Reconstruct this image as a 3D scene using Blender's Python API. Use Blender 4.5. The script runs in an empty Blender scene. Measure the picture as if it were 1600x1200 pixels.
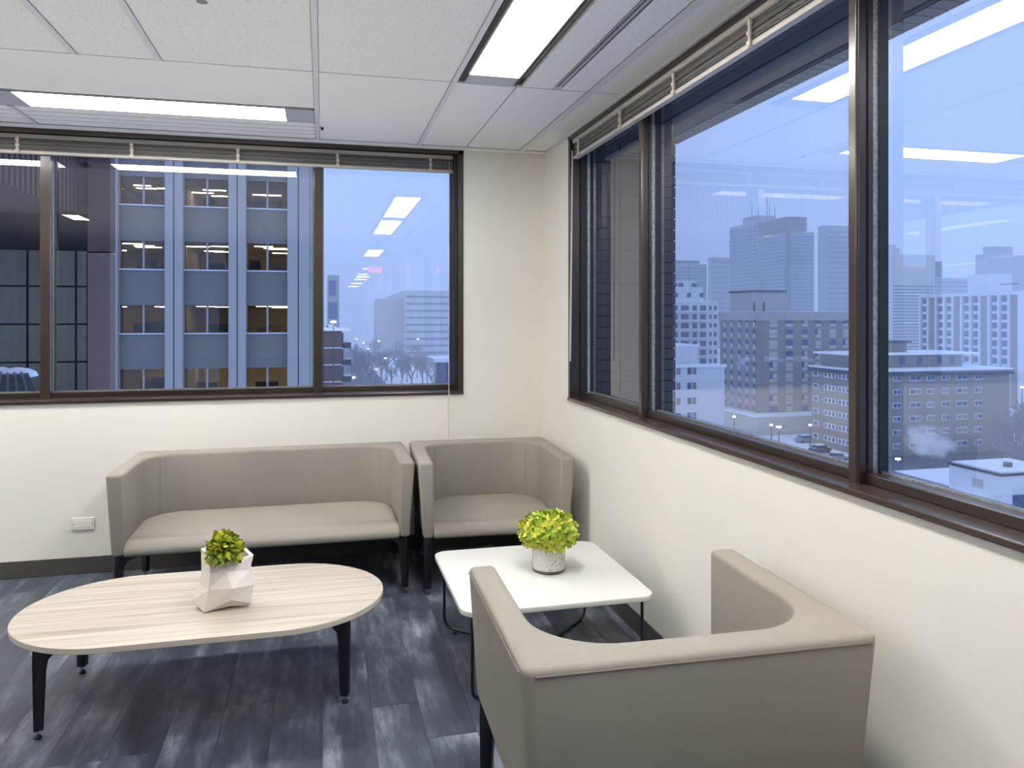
import bpy, bmesh, math, random
from mathutils import Vector, Matrix
R = math.radians
sc = bpy.context.scene
col = sc.collection
rnd = random.Random(7)

# ------------------------------------------------------------------ camera, world, exposure
F_PX, YAW, EYE = 1199.0, R(13.87), 1.5
cam_d = bpy.data.cameras.new('camera'); cam = bpy.data.objects.new('camera', cam_d); col.objects.link(cam)
cam.location = (0, 0, EYE); cam.rotation_euler = (R(90), 0, -YAW)
cam_d.sensor_fit = 'HORIZONTAL'; cam_d.sensor_width = 36.0; cam_d.lens = 36.0 * F_PX / 1600
cam_d.shift_y = -103.0 / 1600; cam_d.clip_start = 0.05; cam_d.clip_end = 6000
sc.camera = cam
sc.view_settings.view_transform = 'Standard'; sc.view_settings.look = 'None'
sc.view_settings.exposure = 0.0; sc.view_settings.gamma = 1.0; sc.view_settings.use_curve_mapping = False
sc.cycles.max_bounces = 9; sc.cycles.diffuse_bounces = 5; sc.cycles.glossy_bounces = 4
sc.cycles.transparent_max_bounces = 16; sc.cycles.volume_bounces = 2
sc.cycles.use_denoising = True; sc.cycles.sample_clamp_indirect = 6.0
sc.cycles.caustics_reflective = False; sc.cycles.caustics_refractive = False

def lin(c):
    return tuple(((v / 255.0) / 12.92 if v <= 10.31 else (((v / 255.0) + 0.055) / 1.055) ** 2.4) for v in c)

w = bpy.data.worlds.new('dusk_sky'); sc.world = w; w.use_nodes = True
nt = w.node_tree; bg = nt.nodes['Background']
tc = nt.nodes.new('ShaderNodeTexCoord'); sp = nt.nodes.new('ShaderNodeSeparateXYZ'); rp = nt.nodes.new('ShaderNodeValToRGB')
nt.links.new(tc.outputs['Generated'], sp.inputs[0]); nt.links.new(sp.outputs['Z'], rp.inputs[0]); nt.links.new(rp.outputs[0], bg.inputs[0])
e = rp.color_ramp.elements
e[0].position = 0.0; e[0].color = (*lin((168, 190, 240)), 1)
e[1].position = 0.8; e[1].color = (*lin((166, 188, 234)), 1)
k = e.new(0.2); k.color = (*lin((146, 178, 240)), 1)
bg.inputs[1].default_value = 1.6
LAMP = 39.0          # radiance of the ceiling diffusers
al = bpy.data.lights.new('added_ceiling_fill', 'AREA'); al.shape = 'RECTANGLE'; al.size = 4.6; al.size_y = 5.4; al.energy = 38; al.color = (1.0, .985, .96)
ao = bpy.data.objects.new('added_ceiling_fill', al); col.objects.link(ao); ao.location = (-1.4, 2.2, 1.72); ao.rotation_euler = (R(180), 0, 0)   # added fill facing up, no fixture here, to brighten the ceiling

# ------------------------------------------------------------------ camera calibration helpers
S_, C_ = math.sin(YAW), math.cos(YAW)
def kx(px):          # X/Y of the vertical plane of sight through a pixel column
    l = (px - 800) / F_PX
    return (S_ + l * C_) / (C_ - l * S_)
def at(px, d):       # plan position at depth d
    l = (px - 800) / F_PX
    return d * (S_ + l * C_), d * (C_ - l * S_)
def hz(py, d): return EYE + (497 - py) * d / F_PX

# ------------------------------------------------------------------ materials
MATS = {}
def mat(name, rgb, rough=0.6, metal=0.0, vary=0.0, scale=5.0, bump=0.0, bscale=60.0, stretch=(1, 1, 1), spec=0.5, rgb2=None, emit=None, detail=4.0):
    if name in MATS: return MATS[name]
    m = bpy.data.materials.new(name); m.use_nodes = True; n = m.node_tree; b = n.nodes['Principled BSDF']
    c1 = lin(rgb)
    b.inputs['Base Color'].default_value = (*c1, 1); b.inputs['Roughness'].default_value = rough
    b.inputs['Metallic'].default_value = metal; b.inputs['Specular IOR Level'].default_value = spec
    if emit: b.inputs['Emission Color'].default_value = (*lin(emit[0]), 1); b.inputs['Emission Strength'].default_value = emit[1]
    t = n.nodes.new('ShaderNodeTexCoord'); mp = n.nodes.new('ShaderNodeMapping'); mp.inputs['Scale'].default_value = stretch
    n.links.new(t.outputs['Object'], mp.inputs[0])
    if vary or rgb2:
        nz = n.nodes.new('ShaderNodeTexNoise'); nz.inputs['Scale'].default_value = scale; nz.inputs['Detail'].default_value = detail
        n.links.new(mp.outputs[0], nz.inputs['Vector'])
        r_ = n.nodes.new('ShaderNodeValToRGB'); r_.color_ramp.elements[0].position = 0.33; r_.color_ramp.elements[1].position = 0.67
        c2 = lin(rgb2) if rgb2 else tuple(min(1, v * (1 + vary)) for v in c1)
        c0 = c1 if rgb2 else tuple(v * (1 - vary) for v in c1)
        r_.color_ramp.elements[0].color = (*c0, 1); r_.color_ramp.elements[1].color = (*c2, 1)
        n.links.new(nz.outputs['Fac'], r_.inputs[0]); n.links.new(r_.outputs[0], b.inputs['Base Color'])
    if bump:
        nb = n.nodes.new('ShaderNodeTexNoise'); nb.inputs['Scale'].default_value = bscale; nb.inputs['Detail'].default_value = 3
        n.links.new(mp.outputs[0], nb.inputs['Vector'])
        bp = n.nodes.new('ShaderNodeBump'); bp.inputs['Strength'].default_value = bump; bp.inputs['Distance'].default_value = 0.002
        n.links.new(nb.outputs['Fac'], bp.inputs['Height']); n.links.new(bp.outputs[0], b.inputs['Normal'])
    MATS[name] = m; return m

def emit_mat(name, rgb, strength):
    if name in MATS: return MATS[name]
    m = bpy.data.materials.new(name); m.use_nodes = True; n = m.node_tree; n.nodes.remove(n.nodes['Principled BSDF'])
    em = n.nodes.new('ShaderNodeEmission'); em.inputs[0].default_value = (*lin(rgb), 1); em.inputs[1].default_value = strength
    n.links.new(em.outputs[0], n.nodes['Material Output'].inputs[0]); MATS[name] = m; return m

M_wall = mat('painted_wall', (229, 226, 217), 0.55, vary=0.015, scale=1.5, bump=0.08, bscale=220)
M_ceil = mat('ceiling_tile', (232, 230, 226), 0.85, vary=0.012, scale=3)
M_tee = mat('tee_bar_paint', (212, 211, 211), 0.45)
M_slot = mat('slot_black', (40, 40, 42), 0.6)
M_fix = mat('fixture_grey', (176, 177, 180), 0.4)
M_frame = mat('bronze_frame', (42, 33, 28), 0.32, vary=0.12, scale=6, spec=0.6)
M_frame2 = mat('bronze_face', (56, 46, 41), 0.22, vary=0.08, scale=4, spec=0.6)
M_gasket = mat('black_gasket', (18, 19, 22), 0.5)
M_alu = mat('aluminium_spacer', (150, 152, 150), 0.35, metal=0.6, vary=0.3, scale=80)
M_blind = mat('blind_rail', (188, 182, 172), 0.45)
M_slat = mat('blind_slat', (112, 104, 96), 0.5, vary=0.1, scale=20)
M_slat2 = mat('blind_slat_cool', (128, 128, 132), 0.4)
M_cord = mat('blind_cord', (205, 195, 180), 0.6)
M_base = mat('rubber_baseboard', (74, 71, 70), 0.5)
M_fab = mat('taupe_fabric', (144, 139, 130), 0.78, vary=0.05, scale=2.2, bump=0.35, bscale=900, spec=0.35)
M_seam = mat('seam_thread', (120, 112, 101), 0.8)
M_blk = mat('black_powdercoat', (14, 17, 24), 0.38)
M_chrome = mat('chrome_glide', (190, 190, 192), 0.2, metal=1.0)
M_white = mat('white_laminate', (214, 213, 209), 0.35, vary=0.01)
M_edge = mat('laminate_edge', (205, 196, 182), 0.5)
M_cer = mat('matt_ceramic', (240, 233, 221), 0.5)
M_plate = mat('outlet_plate', (236, 233, 226), 0.4)
M_steel = mat('steel', (150, 150, 152), 0.3, metal=0.9)
M_panel = emit_mat('ceiling_diffuser', (255, 252, 247), LAMP)

def tile_material():
    m = MATS['ceiling_tile']; n = m.node_tree; b = n.nodes['Principled BSDF']
    t = n.nodes.new('ShaderNodeNewGeometry'); v = n.nodes.new('ShaderNodeTexNoise'); v.inputs['Scale'].default_value = 150; v.inputs['Detail'].default_value = 2
    n.links.new(t.outputs['Position'], v.inputs['Vector'])
    r_ = n.nodes.new('ShaderNodeValToRGB'); r_.color_ramp.elements[0].position = 0.30; r_.color_ramp.elements[1].position = 0.39
    r_.color_ramp.elements[0].color = (*lin((170, 165, 160)), 1); r_.color_ramp.elements[1].color = (*lin((232, 230, 226)), 1)
    n.links.new(v.outputs['Fac'], r_.inputs[0]); n.links.new(r_.outputs[0], b.inputs['Base Color'])
tile_material()
M_ceil_s = mat('ceiling_tile_smooth', (232, 230, 226), 0.8, vary=0.012, scale=3)

def wood():
    m = bpy.data.materials.new('pale_ash_laminate'); m.use_nodes = True; n = m.node_tree; b = n.nodes['Principled BSDF']
    t = n.nodes.new('ShaderNodeTexCoord'); mp = n.nodes.new('ShaderNodeMapping'); mp.inputs['Scale'].default_value = (0.7, 24, 1); n.links.new(t.outputs['Object'], mp.inputs[0])
    a = n.nodes.new('ShaderNodeTexNoise'); a.inputs['Scale'].default_value = 2.2; a.inputs['Detail'].default_value = 6; a.inputs['Distortion'].default_value = 0.3
    n.links.new(mp.outputs[0], a.inputs['Vector'])
    r_ = n.nodes.new('ShaderNodeValToRGB'); el = r_.color_ramp.elements
    el[0].position = 0.3; el[0].color = (*lin((160, 149, 136)), 1); el[1].position = 0.66; el[1].color = (*lin((203, 193, 180)), 1)
    x = el.new(0.47); x.color = (*lin((186, 176, 162)), 1)
    n.links.new(a.outputs['Fac'], r_.inputs[0]); n.links.new(r_.outputs[0], b.inputs['Base Color']); b.inputs['Roughness'].default_value = 0.45
    return m
M_wood = wood()

def floor_mat():
    m = bpy.data.materials.new('vinyl_plank'); m.use_nodes = True; n = m.node_tree; b = n.nodes['Principled BSDF']
    g = n.nodes.new('ShaderNodeNewGeometry'); oi = n.nodes.new('ShaderNodeObjectInfo')
    mp = n.nodes.new('ShaderNodeMapping'); mp.inputs['Scale'].default_value = (10, 2.0, 1)
    add = n.nodes.new('ShaderNodeVectorMath'); add.operation = 'ADD'; sc_ = n.nodes.new('ShaderNodeMath'); sc_.operation = 'MULTIPLY'; sc_.inputs[1].default_value = 37.0
    n.links.new(oi.outputs['Random'], sc_.inputs[0]); n.links.new(g.outputs['Position'], add.inputs[0]); n.links.new(sc_.outputs[0], add.inputs[1]); n.links.new(add.outputs[0], mp.inputs[0])
    a = n.nodes.new('ShaderNodeTexNoise'); a.inputs['Scale'].default_value = 1.0; a.inputs['Detail'].default_value = 9; a.inputs['Roughness'].default_value = 0.68
    n.links.new(mp.outputs[0], a.inputs['Vector'])
    big = n.nodes.new('ShaderNodeTexNoise'); big.inputs['Scale'].default_value = 2.6; big.inputs['Detail'].default_value = 5; n.links.new(add.outputs[0], big.inputs['Vector'])
    mx = n.nodes.new('ShaderNodeMath'); mx.operation = 'ADD'; n.links.new(a.outputs['Fac'], mx.inputs[0])
    m2 = n.nodes.new('ShaderNodeMath'); m2.operation = 'MULTIPLY'; m2.inputs[1].default_value = 0.45; n.links.new(big.outputs['Fac'], m2.inputs[0]); n.links.new(m2.outputs[0], mx.inputs[1])
    r_ = n.nodes.new('ShaderNodeValToRGB'); el = r_.color_ramp.elements
    el[0].position = 0.53; el[0].color = (*lin((42, 47, 57)), 1); el[1].position = 0.98; el[1].color = (*lin((154, 159, 169)), 1)
    x = el.new(0.71); x.color = (*lin((66, 72, 84)), 1); x = el.new(0.82); x.color = (*lin((100, 106, 118)), 1)
    n.links.new(mx.outputs[0], r_.inputs[0]); n.links.new(r_.outputs[0], b.inputs['Base Color'])
    b.inputs['Roughness'].default_value = 0.42
    bp = n.nodes.new('ShaderNodeBump'); bp.inputs['Strength'].default_value = 0.15; bp.inputs['Distance'].default_value = 0.002
    n.links.new(a.outputs['Fac'], bp.inputs['Height']); n.links.new(bp.outputs[0], b.inputs['Normal'])
    return m
M_floor = floor_mat()
M_carpet = mat('grey_carpet', (88, 87, 85), 0.9, vary=.05, scale=40)

def glass_mat():     # double glazing: reflects as two panes do, lets the rest straight through
    m = bpy.data.materials.new('double_glazing'); m.use_nodes = True; n = m.node_tree; n.nodes.remove(n.nodes['Principled BSDF'])
    fr = n.nodes.new('ShaderNodeFresnel'); fr.inputs[0].default_value = 1.52
    a = n.nodes.new('ShaderNodeMath'); a.operation = 'MULTIPLY'; a.inputs[1].default_value = 4.0
    c = n.nodes.new('ShaderNodeMath'); c.operation = 'MULTIPLY_ADD'; c.inputs[1].default_value = 3.0; c.inputs[2].default_value = 1.0
    d = n.nodes.new('ShaderNodeMath'); d.operation = 'DIVIDE'; n.links.new(fr.outputs[0], a.inputs[0]); n.links.new(fr.outputs[0], c.inputs[0]); n.links.new(a.outputs[0], d.inputs[0]); n.links.new(c.outputs[0], d.inputs[1])
    g = n.nodes.new('ShaderNodeNewGeometry'); inv = n.nodes.new('ShaderNodeMath'); inv.operation = 'SUBTRACT'; inv.inputs[0].default_value = 1.0; n.links.new(g.outputs['Backfacing'], inv.inputs[1])
    f = n.nodes.new('ShaderNodeMath'); f.operation = 'MULTIPLY'; n.links.new(d.outputs[0], f.inputs[0]); n.links.new(inv.outputs[0], f.inputs[1])
    tr = n.nodes.new('ShaderNodeBsdfTransparent'); tr.inputs[0].default_value = (0.96, 0.97, 0.985, 1); gl = n.nodes.new('ShaderNodeBsdfGlossy'); gl.inputs['Roughness'].default_value = 0.0
    mx = n.nodes.new('ShaderNodeMixShader'); n.links.new(f.outputs[0], mx.inputs[0]); n.links.new(tr.outputs[0], mx.inputs[1]); n.links.new(gl.outputs[0], mx.inputs[2])
    n.links.new(mx.outputs[0], n.nodes['Material Output'].inputs[0]); return m
M_glass = glass_mat()

# ------------------------------------------------------------------ mesh helpers
class MB:
    def __init__(s): s.v = []; s.f = []
    def box(s, x0, x1, y0, y1, z0, z1):
        b = len(s.v)
        s.v += [(x, y, z) for z in (z0, z1) for (x, y) in ((x0, y0), (x1, y0), (x1, y1), (x0, y1))]
        s.f += [tuple(b + i for i in q) for q in ((3, 2, 1, 0), (4, 5, 6, 7), (0, 1, 5, 4), (1, 2, 6, 5), (2, 3, 7, 6), (3, 0, 4, 7))]
        return s
    def prism(s, poly, z0, z1, top=None):      # polygon counter-clockwise in plan
        b = len(s.v); n = len(poly); top = top or poly
        s.v += [(x, y, z0) for x, y in poly] + [(x, y, z1) for x, y in top]
        s.f.append(tuple(b + i for i in reversed(range(n)))); s.f.append(tuple(b + n + i for i in range(n)))
        s.f += [(b + i, b + (i + 1) % n, b + n + (i + 1) % n, b + n + i) for i in range(n)]
        return s
    def tube(s, pts, r, seg=8, cap=True):
        pts = [Vector(p) for p in pts]; b = len(s.v); rs = r if isinstance(r, (list, tuple)) else [r] * len(pts)
        up = None
        for i, p in enumerate(pts):
            d = (pts[min(i + 1, len(pts) - 1)] - pts[max(i - 1, 0)]).normalized()
            if up is None: up = Vector((0, 0, 1)) if abs(d.z) < 0.9 else Vector((1, 0, 0))
            x = up.cross(d).normalized(); y = d.cross(x).normalized(); up = y
            for j in range(seg):
                a = 2 * math.pi * j / seg; q = p + (x * math.cos(a) + y * math.sin(a)) * rs[i]; s.v.append(tuple(q))
        for i in range(len(pts) - 1):
            for j in range(seg):
                s.f.append((b + i * seg + j, b + i * seg + (j + 1) % seg, b + (i + 1) * seg + (j + 1) % seg, b + (i + 1) * seg + j))
        if cap:
            s.f.append(tuple(b + j for j in reversed(range(seg)))); s.f.append(tuple(b + (len(pts) - 1) * seg + j for j in range(seg)))
        return s
    def lathe(s, prof, c=(0, 0, 0), seg=32):
        b = len(s.v)
        for r, z in prof:
            for j in range(seg):
                a = 2 * math.pi * j / seg; s.v.append((c[0] + r * math.cos(a), c[1] + r * math.sin(a), c[2] + z))
        for i in range(len(prof) - 1):
            for j in range(seg):
                s.f.append((b + i * seg + j, b + i * seg + (j + 1) % seg, b + (i + 1) * seg + (j + 1) % seg, b + (i + 1) * seg + j))
        s.f.append(tuple(b + j for j in reversed(range(seg)))); s.f.append(tuple(b + (len(prof) - 1) * seg + j for j in range(seg)))
        return s
    def mesh(s, name, m, smooth=False, bevel=0, seg=2, ang=40):
        me = bpy.data.meshes.new(name); me.from_pydata(s.v, [], s.f)
        bm = bmesh.new(); bm.from_mesh(me); bmesh.ops.recalc_face_normals(bm, faces=bm.faces)
        if bevel:
            ed = [e_ for e_ in bm.edges if len(e_.link_faces) == 2 and e_.calc_face_angle(0) > R(ang)]
            bmesh.ops.bevel(bm, geom=ed, offset=bevel, segments=seg, profile=0.5, affect='EDGES', clamp_overlap=True)
        bm.to_mesh(me); bm.free()
        me.materials.append(m)
        if smooth:
            for p in me.polygons: p.use_smooth = True
            me.set_sharp_from_angle(angle=R(smooth if smooth is not True else 50))
        return me
    def build(s, name, m, parent=None, **k): return link(name, s.mesh(name, m, **k), parent)

def link(name, me, parent=None, loc=None, rot=None, scale=None):
    o = bpy.data.objects.new(name, me); col.objects.link(o)
    if parent is not None: o.parent = parent
    if loc is not None: o.location = loc
    if rot is not None: o.rotation_euler = rot
    if scale is not None: o.scale = scale
    return o
def tag(o, label=None, cat=None, group=None, kind=None):
    if label: o['label'] = label
    if cat: o['category'] = cat
    if group: o['group'] = group
    if kind: o['kind'] = kind
    return o
def empty(name, loc=(0, 0, 0), label=None, cat=None, group=None, rz=0, kind=None):
    o = bpy.data.objects.new(name, None); col.objects.link(o); o.location = loc; o.rotation_euler = (0, 0, rz); o.empty_display_size = 0.1
    return tag(o, label, cat, group, kind)
def struct(o, label=None): o['kind'] = 'structure'; return o
def B(*a): return MB().box(*a)
_unit = {}
def ubox(m):         # shared unit box per material, scaled per copy
    if m.name not in _unit: _unit[m.name] = B(-.5, .5, -.5, .5, -.5, .5).mesh('unit_box', m)
    return _unit[m.name]
def pbox(name, m, parent, x0, x1, y0, y1, z0, z1):
    p = Vector(parent.location) if parent is not None and parent.parent is None else Vector((0, 0, 0))
    return link(name, ubox(m), parent, ((x0 + x1) / 2 - p.x, (y0 + y1) / 2 - p.y, (z0 + z1) / 2 - p.z), scale=(abs(x1 - x0), abs(y1 - y0), abs(z1 - z0)))

# ------------------------------------------------------------------ room shell
WX, WY, H = 1.456, 4.98, 2.6
XL, YB = -10.0, -20.0
SILL, HEAD = 1.0, 2.575
GX, GY = 1.585, 5.22
BWR = 0.90           # right end of the back window
RWF = 4.45           # far end of the right window
RWN = -2.7           # near end of the right window
sub = struct(B(XL, WX, YB, WY, -0.12, -0.006).build('floor', M_floor))
cnt = 0
PW, PL = 0.182, 1.22
x = WX; i = 0
while x > -3.1:
    x0 = x - PW; off = [0.0, 0.47, 0.83, 0.21, 0.64, 1.02][i % 6] + 0.07 * (i % 4)
    y1 = WY + off - 0.9
    ys = [WY]
    while y1 > 0.2:
        if y1 < WY - 0.05: ys.append(y1)
        y1 -= PL
    ys.append(0.2)
    for a, b in zip(ys[:-1], ys[1:]):
        MB().box(x0 + .0006, x - .0006, b + .0006, a - .0006, -0.006, 0.0).build('plank', M_floor, sub)
    x = x0; i += 1
floor_x0 = x
B(XL, floor_x0, YB, WY, -0.006, 0).build('carpet', M_carpet, sub)
B(floor_x0, WX, YB, 0.2, -0.006, 0).build('carpet', M_carpet, sub)

T = 0.12
wb = MB(); wb.box(XL, WX + .15, WY, WY + .13, -0.12, SILL); wb.box(BWR, WX + .15, WY, WY + .13, SILL, 2.8); wb.box(XL, BWR, WY, WY + .3, 2.63, 2.8); wb.box(XL, BWR, WY + .13, WY + .3, -.12, SILL); wb.box(BWR, WX + .15, WY + .13, WY + .26, SILL, 2.63)
struct(wb.build('wall_back', M_wall))
wr = MB(); wr.box(WX, WX + .13, YB, WY, -0.12, SILL); wr.box(WX, WX + .13, RWF, WY, SILL, 2.8); wr.box(WX, WX + .13, YB, RWF, 2.63, 2.8); wr.box(WX, WX + .13, YB, RWN, SILL, 2.63)
struct(wr.build('wall_right', M_wall))
struct(B(XL - .12, XL, YB, WY, 0, 2.8).build('wall_left', M_wall))
struct(B(XL, WX, YB - .12, YB, 0, 2.8).build('wall_front', M_wall))
struct(B(XL, WX, WY - .008, WY, 0, 0.098).build('baseboard_back', M_base, bevel=.003))
struct(B(WX - .008, WX, YB, WY - .008, 0, 0.098).build('baseboard_right', M_base, bevel=.003))

# ------------------------------------------------------------------ ceiling: slab, tee bars, tiles
ce = struct(B(XL, WX, YB, WY, 2.66, 2.8).build('ceiling', M_ceil_s))
def tile(x0, x1, y0, y1, m=None, z=H + .006, g=.0015):
    return B(x0 + g, x1 - g, y0 + g, y1 - g, z, z + .014).build('ceiling_tile', m or M_ceil, ce)
def tee(x0, x1, y0, y1): return B(x0, x1, y0, y1, H, H + .004).build('tee_bar', M_tee, ce)
hw = .012
X1, X2, X3, X4, X5 = -1.007, -0.68, -0.03, 0.597, 1.275
Yc = 3.557
for xb in (X1, X2): tee(xb - hw, xb + hw, -1.4, Yc - .004)
tee(X3 - hw, X3 + hw, -1.4, 4.885); tee(X4 - hw, X4 + hw, -1.4, 4.885); tee(X5 - .018, X5 + .018, -1.4, 4.885)
tee(-1.58 - hw, -1.58 + hw, 4.49, 4.885)
tee(XL, WX, 4.885, 4.897)
tile(XL, WX, 4.897, WY - .001, M_ceil_s, z=H + .001)
Ys = [Yc, 2.34, 1.12, -0.1, -1.4]
for a, b in zip(Ys[:-1], Ys[1:]):
    for x0, x1 in ((-2.84, -2.24), (-2.23, -1.62), (-1.61, X1 - hw), (X1 + hw, X2 - hw), (X2 + hw, X3 - hw), (X3 + hw, X4 - hw), (0.925, 1.078), (1.118, X5 - .018), (X5 + .018, WX - .02)):
        tile(x0, x1, b, a - .004)
tile(-3.2, -1.6, Yc + .004, 4.18, M_ceil_s); tile(-1.6, X3 - hw, Yc + .004, 4.18, M_ceil_s)
tile(X3 + hw, X4 - hw, Yc + .004, 4.885, M_ceil_s); tile(X4 + hw, .90, Yc + .004, 4.885, M_ceil_s); tile(.905, X5 - .018, Yc + .004, 4.885, M_ceil_s); tile(X5 + .018, WX - .02, Yc + .004, 4.885, M_ceil_s)
for y0, y1 in ((4.50, 4.585), (4.595, 4.68), (4.69, 4.765), (4.775, 4.88)):
    tile(-1.568, X3 - hw, y0, y1, M_ceil_s); tile(-3.2, -1.592, y0, y1, M_ceil_s)
B(WX - .02, WX, YB, 4.885, H - .004, H + .012).build('wall_angle', M_tee, ce)
# ceiling beyond what the photograph shows: plain field either side
B(XL, -3.2, -1.4, 4.885, H + .006, H + .02).build('tile_field', M_ceil_s, ce)
B(-3.2, -2.84, -1.4, Yc, H + .006, H + .02).build('tile_field', M_ceil_s, ce)
B(XL, WX - .02, YB, -1.4, H + .006, H + .02).build('tile_field', M_ceil_s, ce)
# slot diffuser in the ceiling along the right windows
t = empty('slot_diffuser', (1.098, 1.1, H), 'narrow slotted air diffuser let into the ceiling beside the window wall', 'air vent')
pbox('backing', M_slot, t, 1.079, 1.117, -1.4, 3.50, H + .008, H + .02)
pbox('blade', M_fix, t, 1.092, 1.104, -1.4, 3.50, H, H + .006)
pbox('blade', M_fix, t, 1.079, 1.083, -1.4, 3.50, H + .001, H + .006)
pbox('end_cap', M_fix, t, 1.079, 1.117, 3.50, 3.556, H + .002, H + .008)

def light(x0, x1, y0, y1, axis, label, group, gap=.026, end=.05, z=H):
    t = empty('ceiling_light', ((x0 + x1) / 2, (y0 + y1) / 2, z), label, 'ceiling light', group)
    pbox('housing', M_slot, t, x0 - (gap if axis == 'y' else end), x1 + (gap if axis == 'y' else end), y0 - (gap if axis == 'x' else end), y1 + (gap if axis == 'x' else end), z + .012, z + .05)
    pbox('diffuser', M_panel, t, x0, x1, y0, y1, z + .002, z + .011)
    if axis == 'y':
        pbox('end_plate', M_fix, t, x0, x1, y1, y1 + end, z, z + .011); pbox('end_plate', M_fix, t, x0, x1, y0 - end, y0, z, z + .011)
        pbox('rim', M_fix, t, x0 - .006, x0, y0, y1, z, z + .011); pbox('rim', M_fix, t, x1, x1 + .006, y0, y1, z, z + .011)
    else:
        pbox('end_plate', M_fix, t, x0 - end, x0, y0, y1, z, z + .011); pbox('end_plate', M_fix, t, x1, x1 + end, y0, y1, z, z + .011)
        pbox('rim', M_fix, t, x0, x1, y0 - .006, y0, z, z + .011); pbox('rim', M_fix, t, x0, x1, y1, y1 + .006, z, z + .011)
    return t
light(.645, .875, 1.98, 3.41, 'y', 'bright ceiling light running towards the camera beside the right windows', None, end=.14)
light(-1.47, -.195, 4.205, 4.465, 'x', 'long bright ceiling light just above the back windows', None, end=.15)
G2 = 'ceiling lights seen only as reflections in the window glass'
LB = 'ceiling light out of view: some mirrored in the glass, some added to brighten the room'
light(.645, .875, 0.25, 1.69, 'y', 'second light of the window row, lower large reflection in the right back pane', None, end=.14)
light(-3.1, -1.82, 4.205, 4.465, 'x', 'ceiling light above the leftmost back pane, seen mirrored at the left edge of the photo', None, end=.12)
light(-4.42, -4.16, 1.9, 3.4, 'y', LB, G2)
light(-2.70, -2.54, 0.9, 1.35, 'y', 'short ceiling light mirrored as a small patch over the brown brick wing', None)
for (x0, y0) in ((.72, -3.45), (-6.0, 3.0), (-7.4, 3.0), (-8.8, 3.0), (-7.4, 1.0), (-8.8, 1.0), (-8.8, -1.0), (-9.6, -3.2)):  # all but the first are added out of view to brighten the ceiling
    light(x0, x0 + .24, y0, y0 + 1.3, 'y', LB, G2)
for y0 in (-7.2, -9.4, -10.6, -12.0, -14.6, -17.0): light(.88, 1.22, y0, y0 + .34, 'x', LB, G2)
t = empty('exit_sign', (1.0, -5.0, 2.45), 'small red illuminated exit sign mirrored in the back window', 'sign')
pbox('sign_box', M_plate, t, .86, 1.14, -5.05, -5.01, 2.36, 2.54); pbox('mount', M_plate, t, .96, 1.0, -5.04, -5.02, 2.54, H)
cu = bpy.data.curves.new('lettering', 'FONT'); cu.body = 'EXIT'; cu.size = .14; cu.extrude = .004; cu.align_x = 'CENTER'; cu.align_y = 'CENTER'
tx = bpy.data.objects.new('tmp', cu); col.objects.link(tx); dg = bpy.context.evaluated_depsgraph_get(); me = bpy.data.meshes.new_from_object(tx.evaluated_get(dg)); bpy.data.objects.remove(tx)
me.materials.clear(); me.materials.append(emit_mat('exit_red', (255, 60, 90), 6))
link('lettering', me, t, (.0, .0, .0), (R(90), 0, R(180)))
t = empty('sprinkler_head', (-.395, 2.765, H), 'tiny steel sprinkler head in the ceiling at the top of the photo', 'sprinkler')
MB().lathe([(.022, 0), (.022, -.004), (.009, -.006), (.007, -.022), (.004, -.024)], seg=14).build('body', M_steel, t, smooth=True)
MB().lathe([(.018, -.034), (.018, -.031)], seg=14).build('deflector', M_steel, t)
MB().tube([(.006, 0, -.02), (.01, 0, -.027), (.003, 0, -.032)], .0015, 6).tube([(-.006, 0, -.02), (-.01, 0, -.027), (-.003, 0, -.032)], .0015, 6).build('frame', M_steel, t)

# ------------------------------------------------------------------ windows
# canonical: a bay line along +u, wall plane at v=0, glass further along +v
def window(name, conv, u0, u1, mull, depth):
    """conv(u0,u1,v0,v1,z0,z1)->box args; u runs along the wall, v outwards"""
    root = struct(empty(name, (0, 0, 0)))
    def p(nm, m, *a, bev=0): return B(*conv(*a)).build(nm, m, root, bevel=bev)
    D = depth
    # outer frame
    p('frame_sill', M_frame2, u0, u1, -.012, D - .025, SILL, SILL + .02, bev=.003)
    p('sash_rail', M_frame, u0, u1, D - .055, D + .03, SILL + .02, SILL + .05, bev=.003)
    p('drip_rail', M_alu, u0, u1, D - .012, D - .004, SILL + .05, SILL + .056)
    p('frame_head', M_frame, u0, u1, -.006, .014, HEAD, HEAD + .024)
    p('head_panel', M_frame, u0, u1, D - .03, D + .03, 2.535, 2.605)
    p('head_liner', M_frame, u0, u1, .014, D + .03, 2.605, 2.63)
    return root, p
# back window: u = X, v = Y
root, p = window('window_1', lambda a, b, c, d, e_, f: (a, b, WY + c, WY + d, e_, f), XL, BWR, None, GY - WY)
D = GY - WY
p('frame_jamb', M_frame, BWR - .035, BWR, -.006, .05, SILL, 2.605, bev=.003)
p('jamb_stop', M_gasket, BWR - .05, BWR, .05, D + .03, SILL, 2.605)
bm_x = [-.027, -1.615, -3.12, -4.66, -6.2, -7.75, -9.3]
for xm in bm_x:
    p('mullion', M_frame2, xm - .027, xm + .027, D - .085, D - .05, SILL + .018, HEAD - .03, bev=.003)
    p('mullion_stop', M_frame, xm - .024, xm + .024, D - .05, D - .03, SILL + .02, 2.606)
    p('spacer', M_alu, xm - .03, xm + .03, D - .03, D - .012, SILL + .05, 2.606)
    p('gasket', M_gasket, xm - .034, xm + .034, D - .012, D + .012, SILL + .03, 2.606)
edges = [BWR - .05] + bm_x + [XL]
for a, b in zip(edges[:-1], edges[1:]):
    B(b + .02, a - .0, GY - .003, GY + .003, SILL + .045, 2.606).build('glass_pane', M_glass, root)
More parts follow.
